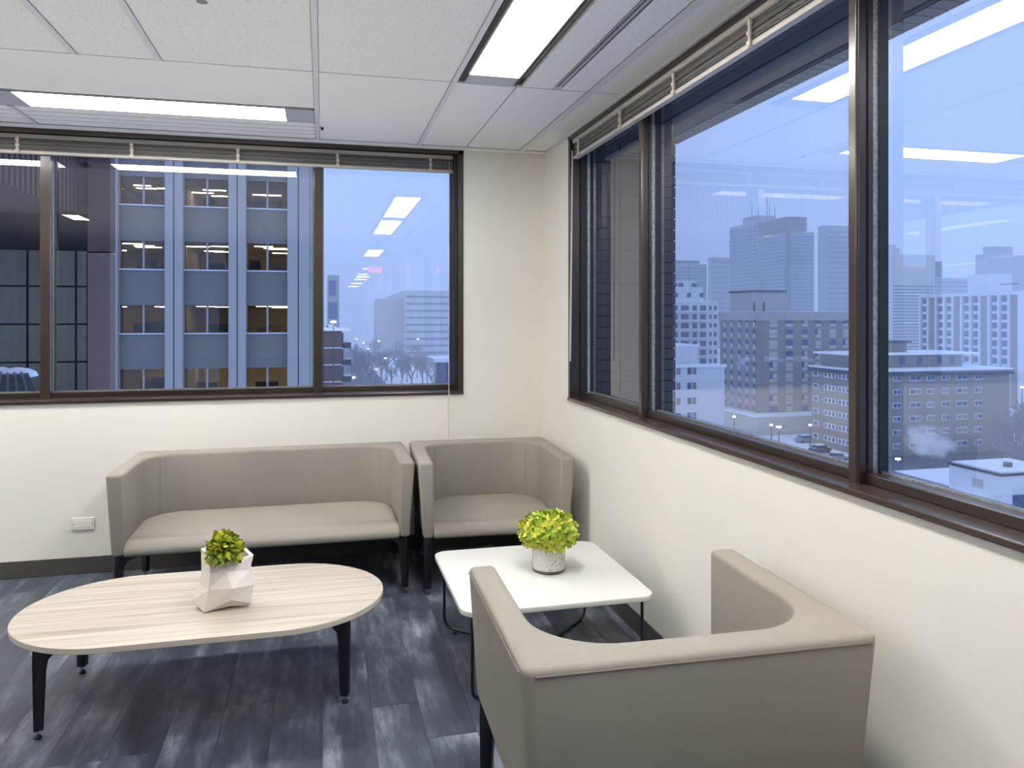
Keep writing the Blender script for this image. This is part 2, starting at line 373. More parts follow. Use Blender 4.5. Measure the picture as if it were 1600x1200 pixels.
# right window: u = Y, v = X
root, p = window('window_2', lambda a, b, c, d, e_, f: (WX + c, WX + d, a, b, e_, f), RWN, RWF, None, GX - WX)
D = GX - WX
p('frame_jamb', M_frame, RWF - .035, RWF, -.006, .06, SILL, 2.605, bev=.003)
p('jamb_stop', M_gasket, RWF - .05, RWF, .06, D + .03, SILL, 2.605)
p('spacer', M_alu, RWF - .056, RWF - .04, D - .03, D - .014, SILL + .05, 2.606)
rm_y = [3.474, 1.935, .40, -1.14]
for ym in rm_y:
    p('mullion', M_frame2, ym - .016, ym + .018, .044, .06, SILL + .018, HEAD - .03, bev=.003)
    p('mullion_body', M_frame, ym - .02, ym + .018, .05, D - .05, SILL + .018, HEAD - .03, bev=.003)
    p('mullion_stop', M_frame, ym - .026, ym + .02, D - .05, D - .035, SILL + .018, 2.606)
    p('spacer', M_alu, ym - .026, ym + .026, D - .035, D - .018, SILL + .05, 2.606)
    p('gasket', M_gasket, ym - .032, ym + .032, D - .018, D + .012, SILL + .03, 2.606)
edges = [RWF - .05] + rm_y + [RWN]
for a, b in zip(edges[:-1], edges[1:]):
    B(GX - .003, GX + .003, b + .0, a - .0, SILL + .045, 2.606).build('glass_pane', M_glass, root)

# ------------------------------------------------------------------ blinds
def blind(name, lo, hi, axis, clips, label):
    cx = (lo + hi) / 2
    t = empty(name, (cx, WY + .13, 2.55) if axis == 'x' else (WX + .02, cx, 2.55), label, 'blind')
    za, zb = (2.476, 2.590) if axis == 'x' else (2.457, 2.574)
    zm = lambda z: za + (z - 2.447) / (2.54 - 2.447) * (zb - za)
    def P(nm, m, a, b, v0, v1, z0, z1):
        if axis == 'x': return pbox(nm, m, t, a, b, WY + .12 + v0, WY + .12 + v1, zm(z0), zm(z1))
        return pbox(nm, m, t, WX + .006 + v0, WX + .006 + v1, a, b, zm(z0), zm(z1))
    P('headrail', M_blind, lo, hi, .004, .034, 2.522, 2.538)
    P('headrail_lip', M_blind, lo, hi, .0, .004, 2.524, 2.54)
    for i_ in range(9):
        z = 2.4625 + i_ * .0062; o_ = rnd.uniform(-.003, .003)
        P('slat', M_slat if i_ % 3 else M_slat2, lo + .01, hi - .01, .008 + o_, .032 + o_, z, z + .0030)
    P('bottom_rail', M_blind, lo + .006, hi - .006, .004, .034, 2.447, 2.460)
    for c_ in clips:
        c = P('tape_clip', M_blind, c_ - .007, c_ + .007, -.004, .004, 2.446, 2.528)
        P('tape_knot', M_cord, c_ - .013, c_ + .011, -.008, .003, 2.450, 2.463)
        P('tape_knot', M_cord, c_ - .010, c_ + .012, -.007, .003, 2.480, 2.490); P('tape_knot', M_cord, c_ - .012, c_ + .009, -.006, .003, 2.508, 2.518)
    return t
bb = blind('venetian_blind', -3.0, .872, 'x', [-2.4, -1.75, -1.13, -.517, .095, .70], 'raised venetian blind above the back windows')
MB().tube([(.825 - bb.location.x, -.02, -.0), (.80 - bb.location.x, -.152, -1.50), (.80 - bb.location.x, -.155, -1.56), (.797 - bb.location.x, -.139, -1.62), (.80 - bb.location.x, -.14, -1.83)], .0025, 6).build('pull_cord', M_cord, bb)
MB().lathe([(.003, 0), (.006, .012), (.004, .03)], (.80 - bb.location.x, -.150, -1.58), 10).build('cord_joiner', M_cord, bb)
rb = blind('venetian_blind', -1.4, 4.40, 'y', [4.29, 3.64, 3.03, 2.425, 1.8], 'raised venetian blind above the right-hand windows')
MB().tube([(-.028, 4.36 - rb.location.y, -.05), (-.034, 4.385 - rb.location.y, -1.31)], [.0045, .006], 8).build('tilt_wand', M_blind, rb)

# small wall items
t = empty('outlet_cover', (-1.365, WY, .293), 'small white blank wall plate low on the wall left of the sofa', 'wall plate')
B(-.062, .062, -.007, 0, -.036, .036).build('plate', M_plate, t, bevel=.003)
for s in (-1, 1): MB().lathe([(.003, 0), (.003, .0012)], (0, 0, 0), 8).build('screw', M_steel, t).matrix_local = Matrix.Translation((s * .05, -.0082, 0)) @ Matrix.Rotation(R(90), 4, 'X')
B(-.046, .046, -.0085, -.006, -.02, .02).build('cover_insert', M_plate, t, bevel=.001)
B(X3 + .02, X3 + .036, 4.57, 4.59, H - .01, H + .002).build('tee_clip', M_slot, ce)

# ------------------------------------------------------------------ furniture
def arc(cx, cy, r, a0, a1, n=8, ry=None):
    return [(cx + r * math.cos(R(a0 + (a1 - a0) * i / n)), cy + (ry or r) * math.sin(R(a0 + (a1 - a0) * i / n))) for i in range(n + 1)]

def cast_leg(parent, x, y, top, ang, reach=.20, wide=.03):
    """black cast leg: tapering post with a bracket arm sweeping inwards along ang"""
    prof = [(-.004, top), (-.006, top - .05), (-.002, .03), (.030, .03), (.038, top - .09), (.044, top - .055), (.062, top - .036), (.10, top - .024), (reach, top - .010), (reach, top)]
    n = len(prof); m = MB()
    m.v = [(u, -wide / 2, z) for u, z in prof] + [(u, wide / 2, z) for u, z in prof]
    m.f = [tuple(range(n)), tuple(reversed(range(n, 2 * n)))] + [(i, i + n, (i + 1) % n + n, (i + 1) % n) for i in range(n)]
    o = m.build('leg', M_blk, parent, bevel=.004, seg=2, ang=50, smooth=40); o.location = (x, y, 0); o.rotation_euler = (0, 0, ang)
    g = MB().lathe([(.0045, .030), (.0045, .012)], (.012, 0, 0), 12).build('glide_stem', M_chrome, o, smooth=True)
    f = MB().lathe([(.012, 0), (.014, .004), (.012, .010), (.006, .013)], (.012, 0, 0), 16).build('foot_glide', M_blk, o, smooth=True)
    return o

def lounge(name, W, Dp, label, x, y, rz, arm=.085, back=.11, seat_h=.382, hgt=.72, z0=.308, rad=.20, cat='armchair', leg_in=.03, group=None):
    """origin: middle of the back line on the floor; front towards -y local"""
    t = empty(name, (x, y, 0), label, cat, group, rz)
    h = W / 2
    inner = arc(-h + arm + rad, -back - rad, rad, 180, 90, 10) + arc(h - arm - rad, -back - rad, rad, 90, 0, 10)
    co = .035
    outer = arc(h - co, -co, co, 0, 90, 4) + arc(-h + co, -co, co, 90, 180, 4)
    fr = [(-h, -Dp), (-h + arm, -Dp)]
    poly = outer + fr + inner + [(h - arm, -Dp), (h, -Dp)]
    tp = .028
    bot = []
    for (px_, py_) in poly:
        sx = px_ * (1 - tp / h) if abs(px_) > h - arm - .01 and (abs(px_) > h - .04) else px_
        bot.append((sx, py_ - (tp if py_ > -.04 else 0)))
    MB().prism(bot, z0, hgt, poly).build('shell', M_fab, t, bevel=.018, seg=3, ang=42, smooth=60)
    # seat cushion: rings from the bottom up, crowned, front nose rounded
    def ring(inset, front):
        r2 = rad - inset
        return [(-h + arm + inset, -Dp - front), (-h + arm + inset, -back - rad)] + arc(-h + arm + rad, -back - rad, r2, 180, 90, 8) + arc(h - arm - rad, -back - rad, r2, 90, 0, 8) + [(h - arm - inset, -back - rad), (h - arm - inset, -Dp - front)]
    lv = [(z0 - .004, .006, -.012), (z0 + .004, .002, -.002), (z0 + .012, .001, .002), (seat_h - .044, .001, .0), (seat_h - .032, .001, -.009), (seat_h - .020, .002, -.024), (seat_h - .009, .003, -.048), (seat_h - .002, .006, -.08), (seat_h + .003, .02, -.13), (seat_h + .008, .07, -.20), (seat_h + .010, .13, -.28)]
    m = MB(); n = len(ring(0, 0))
    for z, ins, fro in lv:
        m.v += [(a, b, z) for a, b in ring(ins, fro)]
    m.f.append(tuple(reversed(range(n))))
    for i in range(len(lv) - 1):
        for j in range(n): m.f.append((i * n + j, i * n + (j + 1) % n, (i + 1) * n + (j + 1) % n, (i + 1) * n + j))
    m.f.append(tuple((len(lv) - 1) * n + j for j in range(n)))
    m.build('seat', M_fab, t, smooth=60)
    # stitched seams
    zt = hgt - .016
    MB().tube([(-h + .03, .0005, zt), (h - .03, .0005, zt)], .0022, 6).build('seam', M_seam, t)
    for s in (-1, 1):
        MB().tube([(s * (h + .0003), -.03, zt), (s * (h + .0003), -Dp + .02, zt)], .0018, 6).build('seam', M_seam, t)
        xx = s * (h - arm - .065); yq = -back - rad + math.sqrt(rad ** 2 - (rad - .065) ** 2)
        MB().tube([(xx, yq, hgt - .02), (xx, yq, seat_h)], .0016, 6).build('seam', M_seam, t)
    # base frame and legs
    MB().box(-h + .06, h - .06, -Dp + .05, -.06, z0 - .012, z0 + .003).build('base_frame', M_blk, t)
    for sx in (-1, 1):
        for yy, sy in ((-Dp + leg_in, 1), (-.05, -1)):
            cast_leg(t, sx * (h - leg_in - .01), yy, z0 + .001, math.atan2(sy * .55, -sx), reach=.22)
    return t
lounge('sofa', 1.540, .715, 'long taupe sofa against the back wall, left of the corner armchair', -.280, 4.895, 0, cat='sofa')
lounge('armchair', .875, .78, 'taupe armchair in the corner between the sofa and the right wall', .972, 4.885, R(-2.6), cat='armchair')
lounge('armchair', .91, .745, 'taupe armchair in the foreground seen from behind, facing the side table', 0.882, 1.625, R(178.6), cat='armchair')

# coffee table
CT = .355
t = empty('coffee_table', (-.45, 3.325, 0), 'long low oval coffee table with pale wood grain top and black legs', 'table')
def racetrack(hl, hw_, ex=.405):
    return arc(hl - ex, 0, ex, -90, 90, 30, hw_) + arc(-hl + ex, 0, ex, 90, 270, 30, hw_)
rt = racetrack(.70, .393)
MB().prism(rt, CT - .022, CT).build('tabletop', M_wood, t, bevel=.002, smooth=30)
MB().prism([(a * 1.001, b * 1.001) for a, b in rt], CT - .0205, CT - .0015).build('edge_band', M_edge, t, smooth=30)
for sx in (-1, 1):
    for sy in (-1, 1):
        cast_leg(t, sx * .548, sy * .265, CT - .022, math.atan2(-sy * .35, -sx), reach=.22, wide=.034)

# side table
ST = .372
t = empty('side_table', (.921, 3.29, 0), 'low square white side table between the two armchairs', 'table')
sq = []
hs, hy, cr = .402, .402, .065
for cx_, cy_, a0 in ((hs - cr, hy - cr, 0), (-hs + cr, hy - cr, 90), (-hs + cr, -hy + cr, 180), (hs - cr, -hy + cr, 270)): sq += arc(cx_, cy_, cr, a0, a0 + 90, 8)
MB().prism(sq, ST - .022, ST).build('tabletop', M_white, t, bevel=.004, smooth=30)
for nm, s, zz in (('leg_frame', 1, .008), ('leg_frame', -1, .022)):
    a, b = (.355, .355)
    pa, pb = Vector((-a, -b * s, 0)), Vector((a, b * s, 0)); dr = (pb - pa).normalized()
    pts = [(pa.x, pa.y, ST - .022), (pa.x, pa.y, zz + .05)]
    for q in (25, 50, 75): pts.append(tuple(pa + dr * (.05 * (1 - math.cos(R(q)))) + Vector((0, 0, zz + .05 - .05 * math.sin(R(q))))))
    pts.append(tuple(pa + dr * .05 + Vector((0, 0, zz)))); pts.append(tuple(pb - dr * .05 + Vector((0, 0, zz))))
    for q in (75, 50, 25): pts.append(tuple(pb - dr * (.05 * (1 - math.cos(R(q)))) + Vector((0, 0, zz + .05 - .05 * math.sin(R(q))))))
    pts += [(pb.x, pb.y, zz + .05), (pb.x, pb.y, ST - .022)]
    MB().tube(pts, .0065, 10).build(nm, M_blk, t, smooth=True)
    for P_ in (pa, pb):
        MB().lathe([(.02, ST - .025), (.02, ST - .022)], (P_.x, P_.y, 0), 12).build('mount_plate', M_blk, t)
        MB().lathe([(.008, 0), (.009, .006), (.007, .01)], (P_.x + (dr.x * .06 if P_ is pa else -dr.x * .06), P_.y + (dr.y * .06 if P_ is pa else -dr.y * .06), 0), 10).build('foot_glide', M_blk, t)

# faceted ceramic vase (rings of six corners)
vz = empty('vase', (-.385, 3.24, CT), 'white faceted ceramic vase on the coffee table', 'vase')
rings = [
    [(-.060, .000, .010), (-.062, -.060, .0), (.030, -.045, .012), (.095, -.035, .004), (.080, .045, .0), (-.040, .055, .0)],
    [(-.112, -.005, .034), (-.062, -.062, .001), (.040, -.074, .046), (.106, -.040, .016), (.110, .050, .02), (-.050, .080, .03)],
    [(-.088, -.005, .095), (-.045, -.066, .09), (.046, -.082, .092), (.122, -.040, .088), (.100, .050, .09), (-.060, .070, .10)],
    [(-.080, .000, .150), (-.040, -.058, .15), (.018, -.050, .15), (.105, -.030, .145), (.100, .060, .15), (-.050, .060, .15)],
    [(-.083, .010, .232), (-.045, -.045, .212), (.020, -.035, .180), (.118, -.020, .200), (.080, .055, .212), (-.050, .060, .225)],
]
m = MB()
for rg in rings: m.v += rg
for i in range(len(rings) - 1):
    for j in range(6):
        a, b, c, d = i * 6 + j, i * 6 + (j + 1) % 6, (i + 1) * 6 + (j + 1) % 6, (i + 1) * 6 + j
        m.f += [(a, b, c), (a, c, d)]
m.f.append(tuple(reversed(range(6))))
rim = rings[-1]; cx_ = sum(q[0] for q in rim) / 6; cy_ = sum(q[1] for q in rim) / 6; b0 = len(m.v)
m.v += [(cx_ + (q[0] - cx_) * .86, cy_ + (q[1] - cy_) * .86, q[2] - .001) for q in rim]; m.v += [(cx_ + (q[0] - cx_) * .7, cy_ + (q[1] - cy_) * .7, .10) for q in rim]
for j in range(6):
    k2 = (j + 1) % 6; m.f += [(24 + j, 24 + k2, b0 + k2, b0 + j), (b0 + j, b0 + k2, b0 + 6 + k2, b0 + 6 + j)]
m.f.append(tuple(b0 + 6 + j for j in range(6)))
m.build('body', M_cer, vz)

# plant ball in the faceted vase
M_leaf = mat('yellow_green_leaf', (150, 160, 20), 0.45, rgb2=(196, 198, 40), scale=30)
M_leaf2 = mat('green_leaf', (88, 112, 16), 0.5, rgb2=(130, 145, 24), scale=30)
pl = empty('faux_succulent', (-.372, 3.20, CT + .236), 'ball of small yellow-green leaves in the faceted white vase', 'plant')
def leaf_mesh(m):
    s = MB(); s.v = [(0, 0, 0), (-.0085, 0, .018), (.0085, 0, .018), (-.0085, .004, .030), (.0085, .004, .030), (0, .007, .037), (0, -.005, .018), (0, -.001, .030), (-.005, -.001, .008), (.005, -.001, .008)]
    s.f = [(0, 8, 6), (0, 6, 9), (8, 1, 6), (9, 6, 2), (1, 3, 7, 6), (6, 7, 4, 2), (3, 5, 7), (7, 5, 4)]
    return s.mesh('leaf', m, smooth=True)
LM = [leaf_mesh(M_leaf), leaf_mesh(M_leaf2)]
N = 250
for i in range(N):
    z = 1 - 1.75 * (i + .5) / N; a = i * 2.39996; r_ = math.sqrt(max(0, 1 - z * z)); d = Vector((r_ * math.cos(a), r_ * math.sin(a), z))
    d = (d + Vector((rnd.uniform(-.15, .15), rnd.uniform(-.15, .15), rnd.uniform(-.15, .15)))).normalized()
    q = d.to_track_quat('Z', 'Y'); rr = .028 + rnd.uniform(-.008, .012)
    o = link('leaf', LM[0 if rnd.random() < .68 else 1], pl, d * rr * Vector((1.1, 1.1, .9)).x, None, (1.15, 1.15, rnd.uniform(.9, 1.25)))
    o.rotation_mode = 'QUATERNION'; o.rotation_quaternion = q @ Matrix.Rotation(rnd.uniform(0, 6.28), 4, 'Z').to_quaternion()
MB().lathe([(.004, -.05), (.03, -.03), (.042, 0), (.03, .03), (.004, .042)], seg=12).build('core', mat('leaf_core', (58, 78, 14), .7), pl, smooth=True)

# mercury glass pot with hydrangea
def speckle():
    m = bpy.data.materials.new('speckled_glass'); m.use_nodes = True; n = m.node_tree; b = n.nodes['Principled BSDF']
    t_ = n.nodes.new('ShaderNodeTexCoord'); v = n.nodes.new('ShaderNodeTexNoise'); v.inputs['Scale'].default_value = 130; v.inputs['Detail'].default_value = 3; n.links.new(t_.outputs['Object'], v.inputs['Vector'])
    r_ = n.nodes.new('ShaderNodeValToRGB'); el = r_.color_ramp.elements; el[0].position = .33; el[0].color = (*lin((150, 132, 116)), 1); el[1].position = .43; el[1].color = (*lin((236, 233, 230)), 1)
    n.links.new(v.outputs['Fac'], r_.inputs[0]); n.links.new(r_.outputs[0], b.inputs['Base Color']); b.inputs['Roughness'].default_value = .22; b.inputs['Coat Weight'].default_value = .6; b.inputs['Metallic'].default_value = .15
    return m
px_, py_ = .985, 3.30
t = empty('flower_pot', (px_, py_, ST), 'speckled silver glass pot holding the hydrangea on the white side table', 'vase')
MB().lathe([(.064, .0), (.072, .004), (.074, .012), (.074, .125), (.0745, .13), (.070, .13), (.069, .10)], seg=40).build('pot', speckle(), t, smooth=40)
MB().lathe([(.066, .0005), (.0745, .005), (.0755, .010), (.0745, .014)], seg=40).build('foot_ring', mat('smoked_glass', (92, 88, 84), .15), t, smooth=True)
MB().tube([(.012 * math.cos(q * .7) - .004, -.077, .112 + .010 * math.sin(q * .7)) for q in range(12)], .002, 6).build('charm', M_steel, t, smooth=True)
hy_ = empty('hydrangea', (px_, py_, ST + .17), 'large lime-green hydrangea head in the speckled pot', 'flower')
M_pet = mat('lime_petal', (166, 184, 50), .5, rgb2=(218, 212, 92), scale=22)
M_pet2 = mat('green_petal', (126, 160, 38), .5, rgb2=(190, 202, 72), scale=22)
def floret(m):
    s = MB()
    for q in range(4):
        a = q * math.pi / 2; rot = Matrix.Rotation(a, 3, 'Z'); b = len(s.v)
        for v in ((0, 0, 0), (-.008, .008, .006), (.008, .008, .006), (-.012, .019, .010), (.012, .019, .013), (0, .012, -.001), (-.005, .027, .006), (.006, .026, .011), (0, .024, .003)):
            s.v.append(tuple(rot @ Vector(v)))
        s.f += [tuple(b + i for i in f_) for f_ in ((0, 1, 5), (0, 5, 2), (1, 3, 5), (2, 5, 4), (3, 6, 8, 5), (5, 8, 7, 4))][::1]
    b = len(s.v); s.v += [(.003, 0, .001), (0, .003, .001), (-.003, 0, .001), (0, -.003, .001), (0, 0, .005)]; s.f += [(b, b + 1, b + 4), (b + 1, b + 2, b + 4), (b + 2, b + 3, b + 4), (b + 3, b, b + 4)]
    return s.mesh('floret', m, smooth=True)
FM = [floret(M_pet), floret(M_pet2)]
N = 120
for i in range(N):
    z = 1 - 1.62 * (i + .5) / N; a = i * 2.39996; r_ = math.sqrt(max(0, 1 - z * z))
    d = Vector((r_ * math.cos(a), r_ * math.sin(a), z)); lump = 1 + .10 * math.sin(3 * a) * r_ + rnd.uniform(-.09, .07)
    pos = Vector((d.x * .120, d.y * .112, d.z * .082)) * lump
    q = (d + Vector((rnd.uniform(-.75, .75), rnd.uniform(-.75, .75), rnd.uniform(-.5, .6)))).to_track_quat('Z', 'Y') @ Matrix.Rotation(rnd.uniform(0, 6.28), 4, 'Z').to_quaternion()
    s_ = rnd.uniform(.8, 1.1)
    o = link('floret', FM[0 if rnd.random() < .6 else 1], hy_, pos, None, (s_, s_, s_)); o.rotation_mode = 'QUATERNION'; o.rotation_quaternion = q
MB().lathe([(.01, -.09), (.05, -.055), (.082, 0), (.068, .035), (.03, .052), (.004, .056)], seg=16).build('core', mat('flower_core', (120, 138, 40), .7), hy_, smooth=True)
MB().tube([(0, 0, -.16), (0, 0, -.05)], .006, 8).build('stem', mat('stem', (110, 120, 60), .6), hy_)

# ------------------------------------------------------------------ outside: own building's brick reveals
M_brk = mat('dark_glazed_brick', (62, 64, 72), .45, vary=.12, scale=9)
M_mor = mat('dark_mortar', (50, 51, 58), .8)
CX, CY = 2.17, 5.44
SOF = 2.60
col_ = empty('brick_pier', (1.6, 4.6, SILL - .3), 'dark brick pier outside the windows at the building corner', 'pier')
pbox('core', M_mor, col_, 1.615, CX - .008, RWF + .03, CY - .008, SILL - .6, SOF + .3)
col2 = empty('brick_return', (1.2, 5.3, SILL - .3), 'dark brick return outside the right end of the back window', 'pier')
pbox('core', M_mor, col2, BWR + .008, 1.612, WY + .265, CY - .008, SILL - .6, SOF + .3)
zc = SILL - .3
while zc < SOF:
    for x0, x1 in ((1.60, 1.79), (1.80, 1.985), (1.995, CX)):
        pbox('brick', M_brk, col_, x0, x1, RWF + .02, RWF + .12, zc, zc + .061)
    pbox('brick', M_brk, col2, BWR, BWR + .1, CY - .17, CY, zc, zc + .061)
    zc += .068
so = empty('window_soffit', (1.9, 1, SOF), 'dark brick soffit outside above the right-hand windows', 'soffit')
pbox('slab', M_mor, so, 1.59, CX - .01, -2.6, RWF + .02, SOF, SOF + .3)
y_ = RWF
while y_ > .6:
    pbox('brick', M_brk, so, CX - .1, CX, y_ - .061, y_, SOF - .004, SOF + .2); y_ -= .068
pbox('groove', M_slot, so, 1.86, 1.875, -2.6, RWF, SOF - .004, SOF + .01)
si = empty('outer_sill', (1.68, 1, .99), 'dark brick sill outside below the right-hand windows', 'sill')
pbox('slab', M_mor, si, 1.595, 1.70, -2.6, RWF, .7, .975)
y_ = RWF
while y_ > .6:
    pbox('brick', M_brk, si, 1.60, 1.715, y_ - .061, y_, .9, .985); y_ -= .068

# ------------------------------------------------------------------ outside materials
M_snow = mat('snow', (246, 248, 252), .8, vary=.04, scale=.15)
M_snow2 = mat('roof_snow', (248, 250, 253), .8, vary=.03, scale=.6)
M_conc = mat('pale_concrete', (178, 174, 168), .7, vary=.03, scale=.3)
M_span = mat('spandrel_panel', (130, 126, 120), .55, vary=.05, scale=.15, stretch=(.2, .2, 3))
M_ledge = mat('snowy_ledge', (226, 230, 240), .7)
M_dglass = mat('dark_glass', (46, 54, 70), .12)
M_bglass = mat('blue_glass', (66, 88, 128), .15)
M_grey = mat('grey_precast', (146, 140, 134), .7, vary=.04, scale=.2)
M_beige = mat('beige_stucco', (202, 196, 186), .8, vary=.04, scale=.2)
M_lwhite = mat('white_stucco', (226, 226, 230), .8, vary=.02, scale=.2)
M_brown = mat('brown_brick', (98, 78, 78), .8, vary=.08, scale=.8)
M_tan = mat('tan_panel', (152, 144, 134), .8, vary=.04, scale=.3)
M_roofd = mat('dark_roof_edge', (66, 72, 84), .7)
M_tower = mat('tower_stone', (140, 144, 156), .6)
M_hat = mat('tower_crown', (58, 64, 78), .6)
M_asph = mat('wet_asphalt', (96, 100, 110), .6, vary=.15, scale=.1)
M_bark = mat('frosted_bark', (158, 150, 152), .9)
M_metal = mat('grey_metal', (110, 112, 118), .4, metal=.3)
E_strip = emit_mat('office_tube', (255, 238, 200), 16.0)
E_lamp = emit_mat('street_lamp_glow', (255, 244, 226), 60.0)
E_warm = emit_mat('warm_window', (255, 226, 170), 1.3)

gr = struct(MB().prism([(6, -150), (2600, -150), (2600, 2600), (-900, 2600), (-900, 12), (6, 12)], -27.0, -26.0).build('ground', M_snow))

# ------------------------------------------------------------------ office building opposite the back windows
FY = 46.0
def fx(px): return kx(px) * FY
def fz(py, px=330): return hz(py, fx(px) * S_ + FY * C_)
ob = empty('office_building', (-10, FY, -26), 'grey office block with pale pillars and lit windows across from the back windows', 'building')
pil = [180, 274, 372, 478]          # pillar centres, pixels
pw = [15, 26, 26, 30]
xp = [fx(p_) for p_ in pil]; hwid = [(fx(p_ + w_ / 2) - fx(p_ - w_ / 2)) / 2 for p_, w_ in zip(pil, pw)]
pitch = xp[2] - xp[1]; xs = [xp[1] - 3 * pitch, xp[1] - 2 * pitch, xp[1] - pitch] + xp[1:3] + [xp[2] + pitch]
storey = (fz(325) - fz(522)) / 2
sills = [fz(325) + storey * q for q in range(-7, 4)]
wh = storey * .455
for i_, x_ in enumerate(xs):
    hw2 = .46 if i_ < 5 else .6
    pbox('pillar', M_conc, ob, x_ - hw2, x_ - .03, FY - .5, FY + .6, -26, sills[-1] + 3)
    pbox('pillar', M_conc, ob, x_ + .03, x_ + hw2, FY - .5, FY + .6, -26, sills[-1] + 3)
    pbox('pillar_joint', M_roofd, ob, x_ - .03, x_ + .03, FY - .46, FY + .6, -26, sills[-1] + 3)
x_end = xs[-1] + 1.35
pbox('corner_panel', M_conc, ob, xs[-1] + .6, x_end, FY - .3, FY + 20, -26, sills[-1] + 3)
M_room = mat('office_wall', (190, 178, 156), .8); M_room2 = mat('office_ceiling', (190, 180, 164), .8)
M_furn = mat('office_furniture', (96, 88, 80), .7, vary=.2, scale=1)
M_wglass = bpy.data.materials.new('tinted_glass'); M_wglass.use_nodes = True
_n = M_wglass.node_tree; _n.nodes.remove(_n.nodes['Principled BSDF'])
_t = _n.nodes.new('ShaderNodeBsdfTransparent'); _t.inputs[0].default_value = (.72, .72, .72, 1); _g = _n.nodes.new('ShaderNodeBsdfGlossy'); _g.inputs['Roughness'].default_value = .02; _x = _n.nodes.new('ShaderNodeMixShader'); _x.inputs[0].default_value = .045
_n.links.new(_t.outputs[0], _x.inputs[1]); _n.links.new(_g.outputs[0], _x.inputs[2]); _n.links.new(_x.outputs[0], _n.nodes['Material Output'].inputs[0])
for si_, zs in enumerate(sills):
    pbox('floor_slab', M_room2, ob, xs[0], x_end - .3, FY + .3, FY + 9, zs - (storey - wh) + .0, zs - .9)
    vis = 3 <= si_ <= 9
    for a, b in zip(xs[:-1], xs[1:]):
        la, lb = a + .46, b - (.46 if b != xs[-1] else .6)
        pbox('spandrel', M_span, ob, la, lb, FY, FY + .3, zs - (storey - wh), zs)
        pbox('window_ledge', M_ledge, ob, la, lb, FY - .12, FY + .1, zs, zs + .07)
        f_ = pbox('window', M_wglass, ob, la, lb, FY + .22, FY + .25, zs + .07, zs + wh)
        pbox('window_bar', M_conc, ob, (la + lb) / 2 - .05, (la + lb) / 2 + .05, FY + .12, FY + .26, zs + .07, zs + wh)
        if not vis or lb < fx(100): continue
        for q in range(rnd.choice((2, 3, 3, 4))):
            yy = FY + rnd.uniform(1.5, 7.0); x0 = rnd.uniform(la - .5, lb - 1.2)
            pbox('light_strip', E_strip, ob, x0, x0 + rnd.uniform(.9, 1.5), yy, yy + .16, zs + wh - .04, zs + wh)
        for q in range(rnd.choice((2, 3))):
            x0 = rnd.uniform(la, lb - 1); yy = FY + rnd.uniform(.8, 4)
            pbox('furniture', rnd.choice((M_furn, M_room, M_roofd)), ob, x0, x0 + rnd.uniform(.5, 1.5), yy, yy + .5, zs - .8, zs + rnd.uniform(.2, .95))
pbox('back_partition', M_room, ob, xs[0], x_end - .3, FY + 9, FY + 9.2, -26, sills[-1] + 3)
for a in xs[1:-1:2]: pbox('partition', M_room, ob, a - .1, a + .1, FY + 2.5, FY + 9, -26, sills[-1] + 3)
pbox('side_wall', M_conc, ob, xs[0] - .3, xs[0], FY, FY + 20, -26, sills[-1] + 3)

# ------------------------------------------------------------------ brown wing at the left
WYY = 14.0
wg = empty('brick_wing', (-5, WYY, -10), 'dark brown brick wing with ribbed cladding and grey glass panels at far left', 'building')
def wz(py, px=110): return hz(py, kx(px) * WYY * S_ + WYY * C_)
xe = kx(172) * WYY; xg = kx(137) * WYY
M_brick = mat('purple_brown_brick', (104, 80, 76), .75, vary=.10, scale=2.0)
M_brick2 = mat('mauve_brick', (136, 114, 106), .75, vary=.06, scale=1.5)
M_cgl = mat('grey_curtain_glass', (116, 114, 100), .4, vary=.12, scale=1.2, stretch=(4, 1, .3))
M_dark = mat('dark_recess', (34, 38, 46), .5)  # dark base colour of the recessed band and the panel backing
pbox('brick_pier', M_brick, wg, xg, xe, WYY, WYY + .35, wz(392), 12)
pbox('brick_pier', M_brick2, wg, xg, xe, WYY, WYY + .35, -26, wz(392) - .03)
pbox('upper_brickwork', M_brick, wg, -9, xg, WYY + .1, WYY + .4, wz(332), 12)
pbox('dark_band', M_dark, wg, -9, xg, WYY + .3, WYY + .4, wz(392), wz(332))
pbox('light_fascia', mat('grey_fascia', (104, 106, 108), .6), wg, -9, kx(61) * WYY, WYY + .05, WYY + .6, wz(332), wz(300))
gx = [kx(137) * WYY, kx(118) * WYY, kx(42) * WYY]
while gx[-1] > -9: gx.append(gx[-1] - (gx[1] - gx[2]))
gz = [wz(392), wz(449), wz(508), wz(567)]
while gz[-1] > -8: gz.append(gz[-1] - (gz[2] - gz[3]))
for a, b in zip(gx[:-1], gx[1:]):
    for c, d in zip(gz[:-1], gz[1:]):
        pbox('glass_panel', M_cgl, wg, b + .02, a - .02, WYY + .02, WYY + .08, d + .03, c - .0)
pbox('panel_backing', M_dark, wg, -9, xg, WYY + .07, WYY + .5, -20, wz(392))
rx = kx(120) * WYY
pbox('rib_backing', M_brick, wg, rx - 3, rx - .03, 8.0, WYY, wz(334, 120), 12)
y_ = 8.0
while y_ < WYY:
    pbox('cladding_rib', M_brick, wg, rx - .06, rx, y_, y_ + .10, wz(334, 120), 12); y_ += .19
lr = empty('metal_roof', (-4.6, 11, -1), 'low ribbed metal roof with patches of snow at the bottom left window', 'roof')
ra, rb_ = kx(64) * 10, kx(40) * 12.5
_m = MB(); _m.v = [(-6.2, 10, .42), (ra, 10, .50), (rb_, 12.5, .80), (-6.2, 12.5, .74), (-6.2, 10, -.9), (ra, 10, -.9), (rb_, 12.5, -.9), (-6.2, 12.5, -.9)]
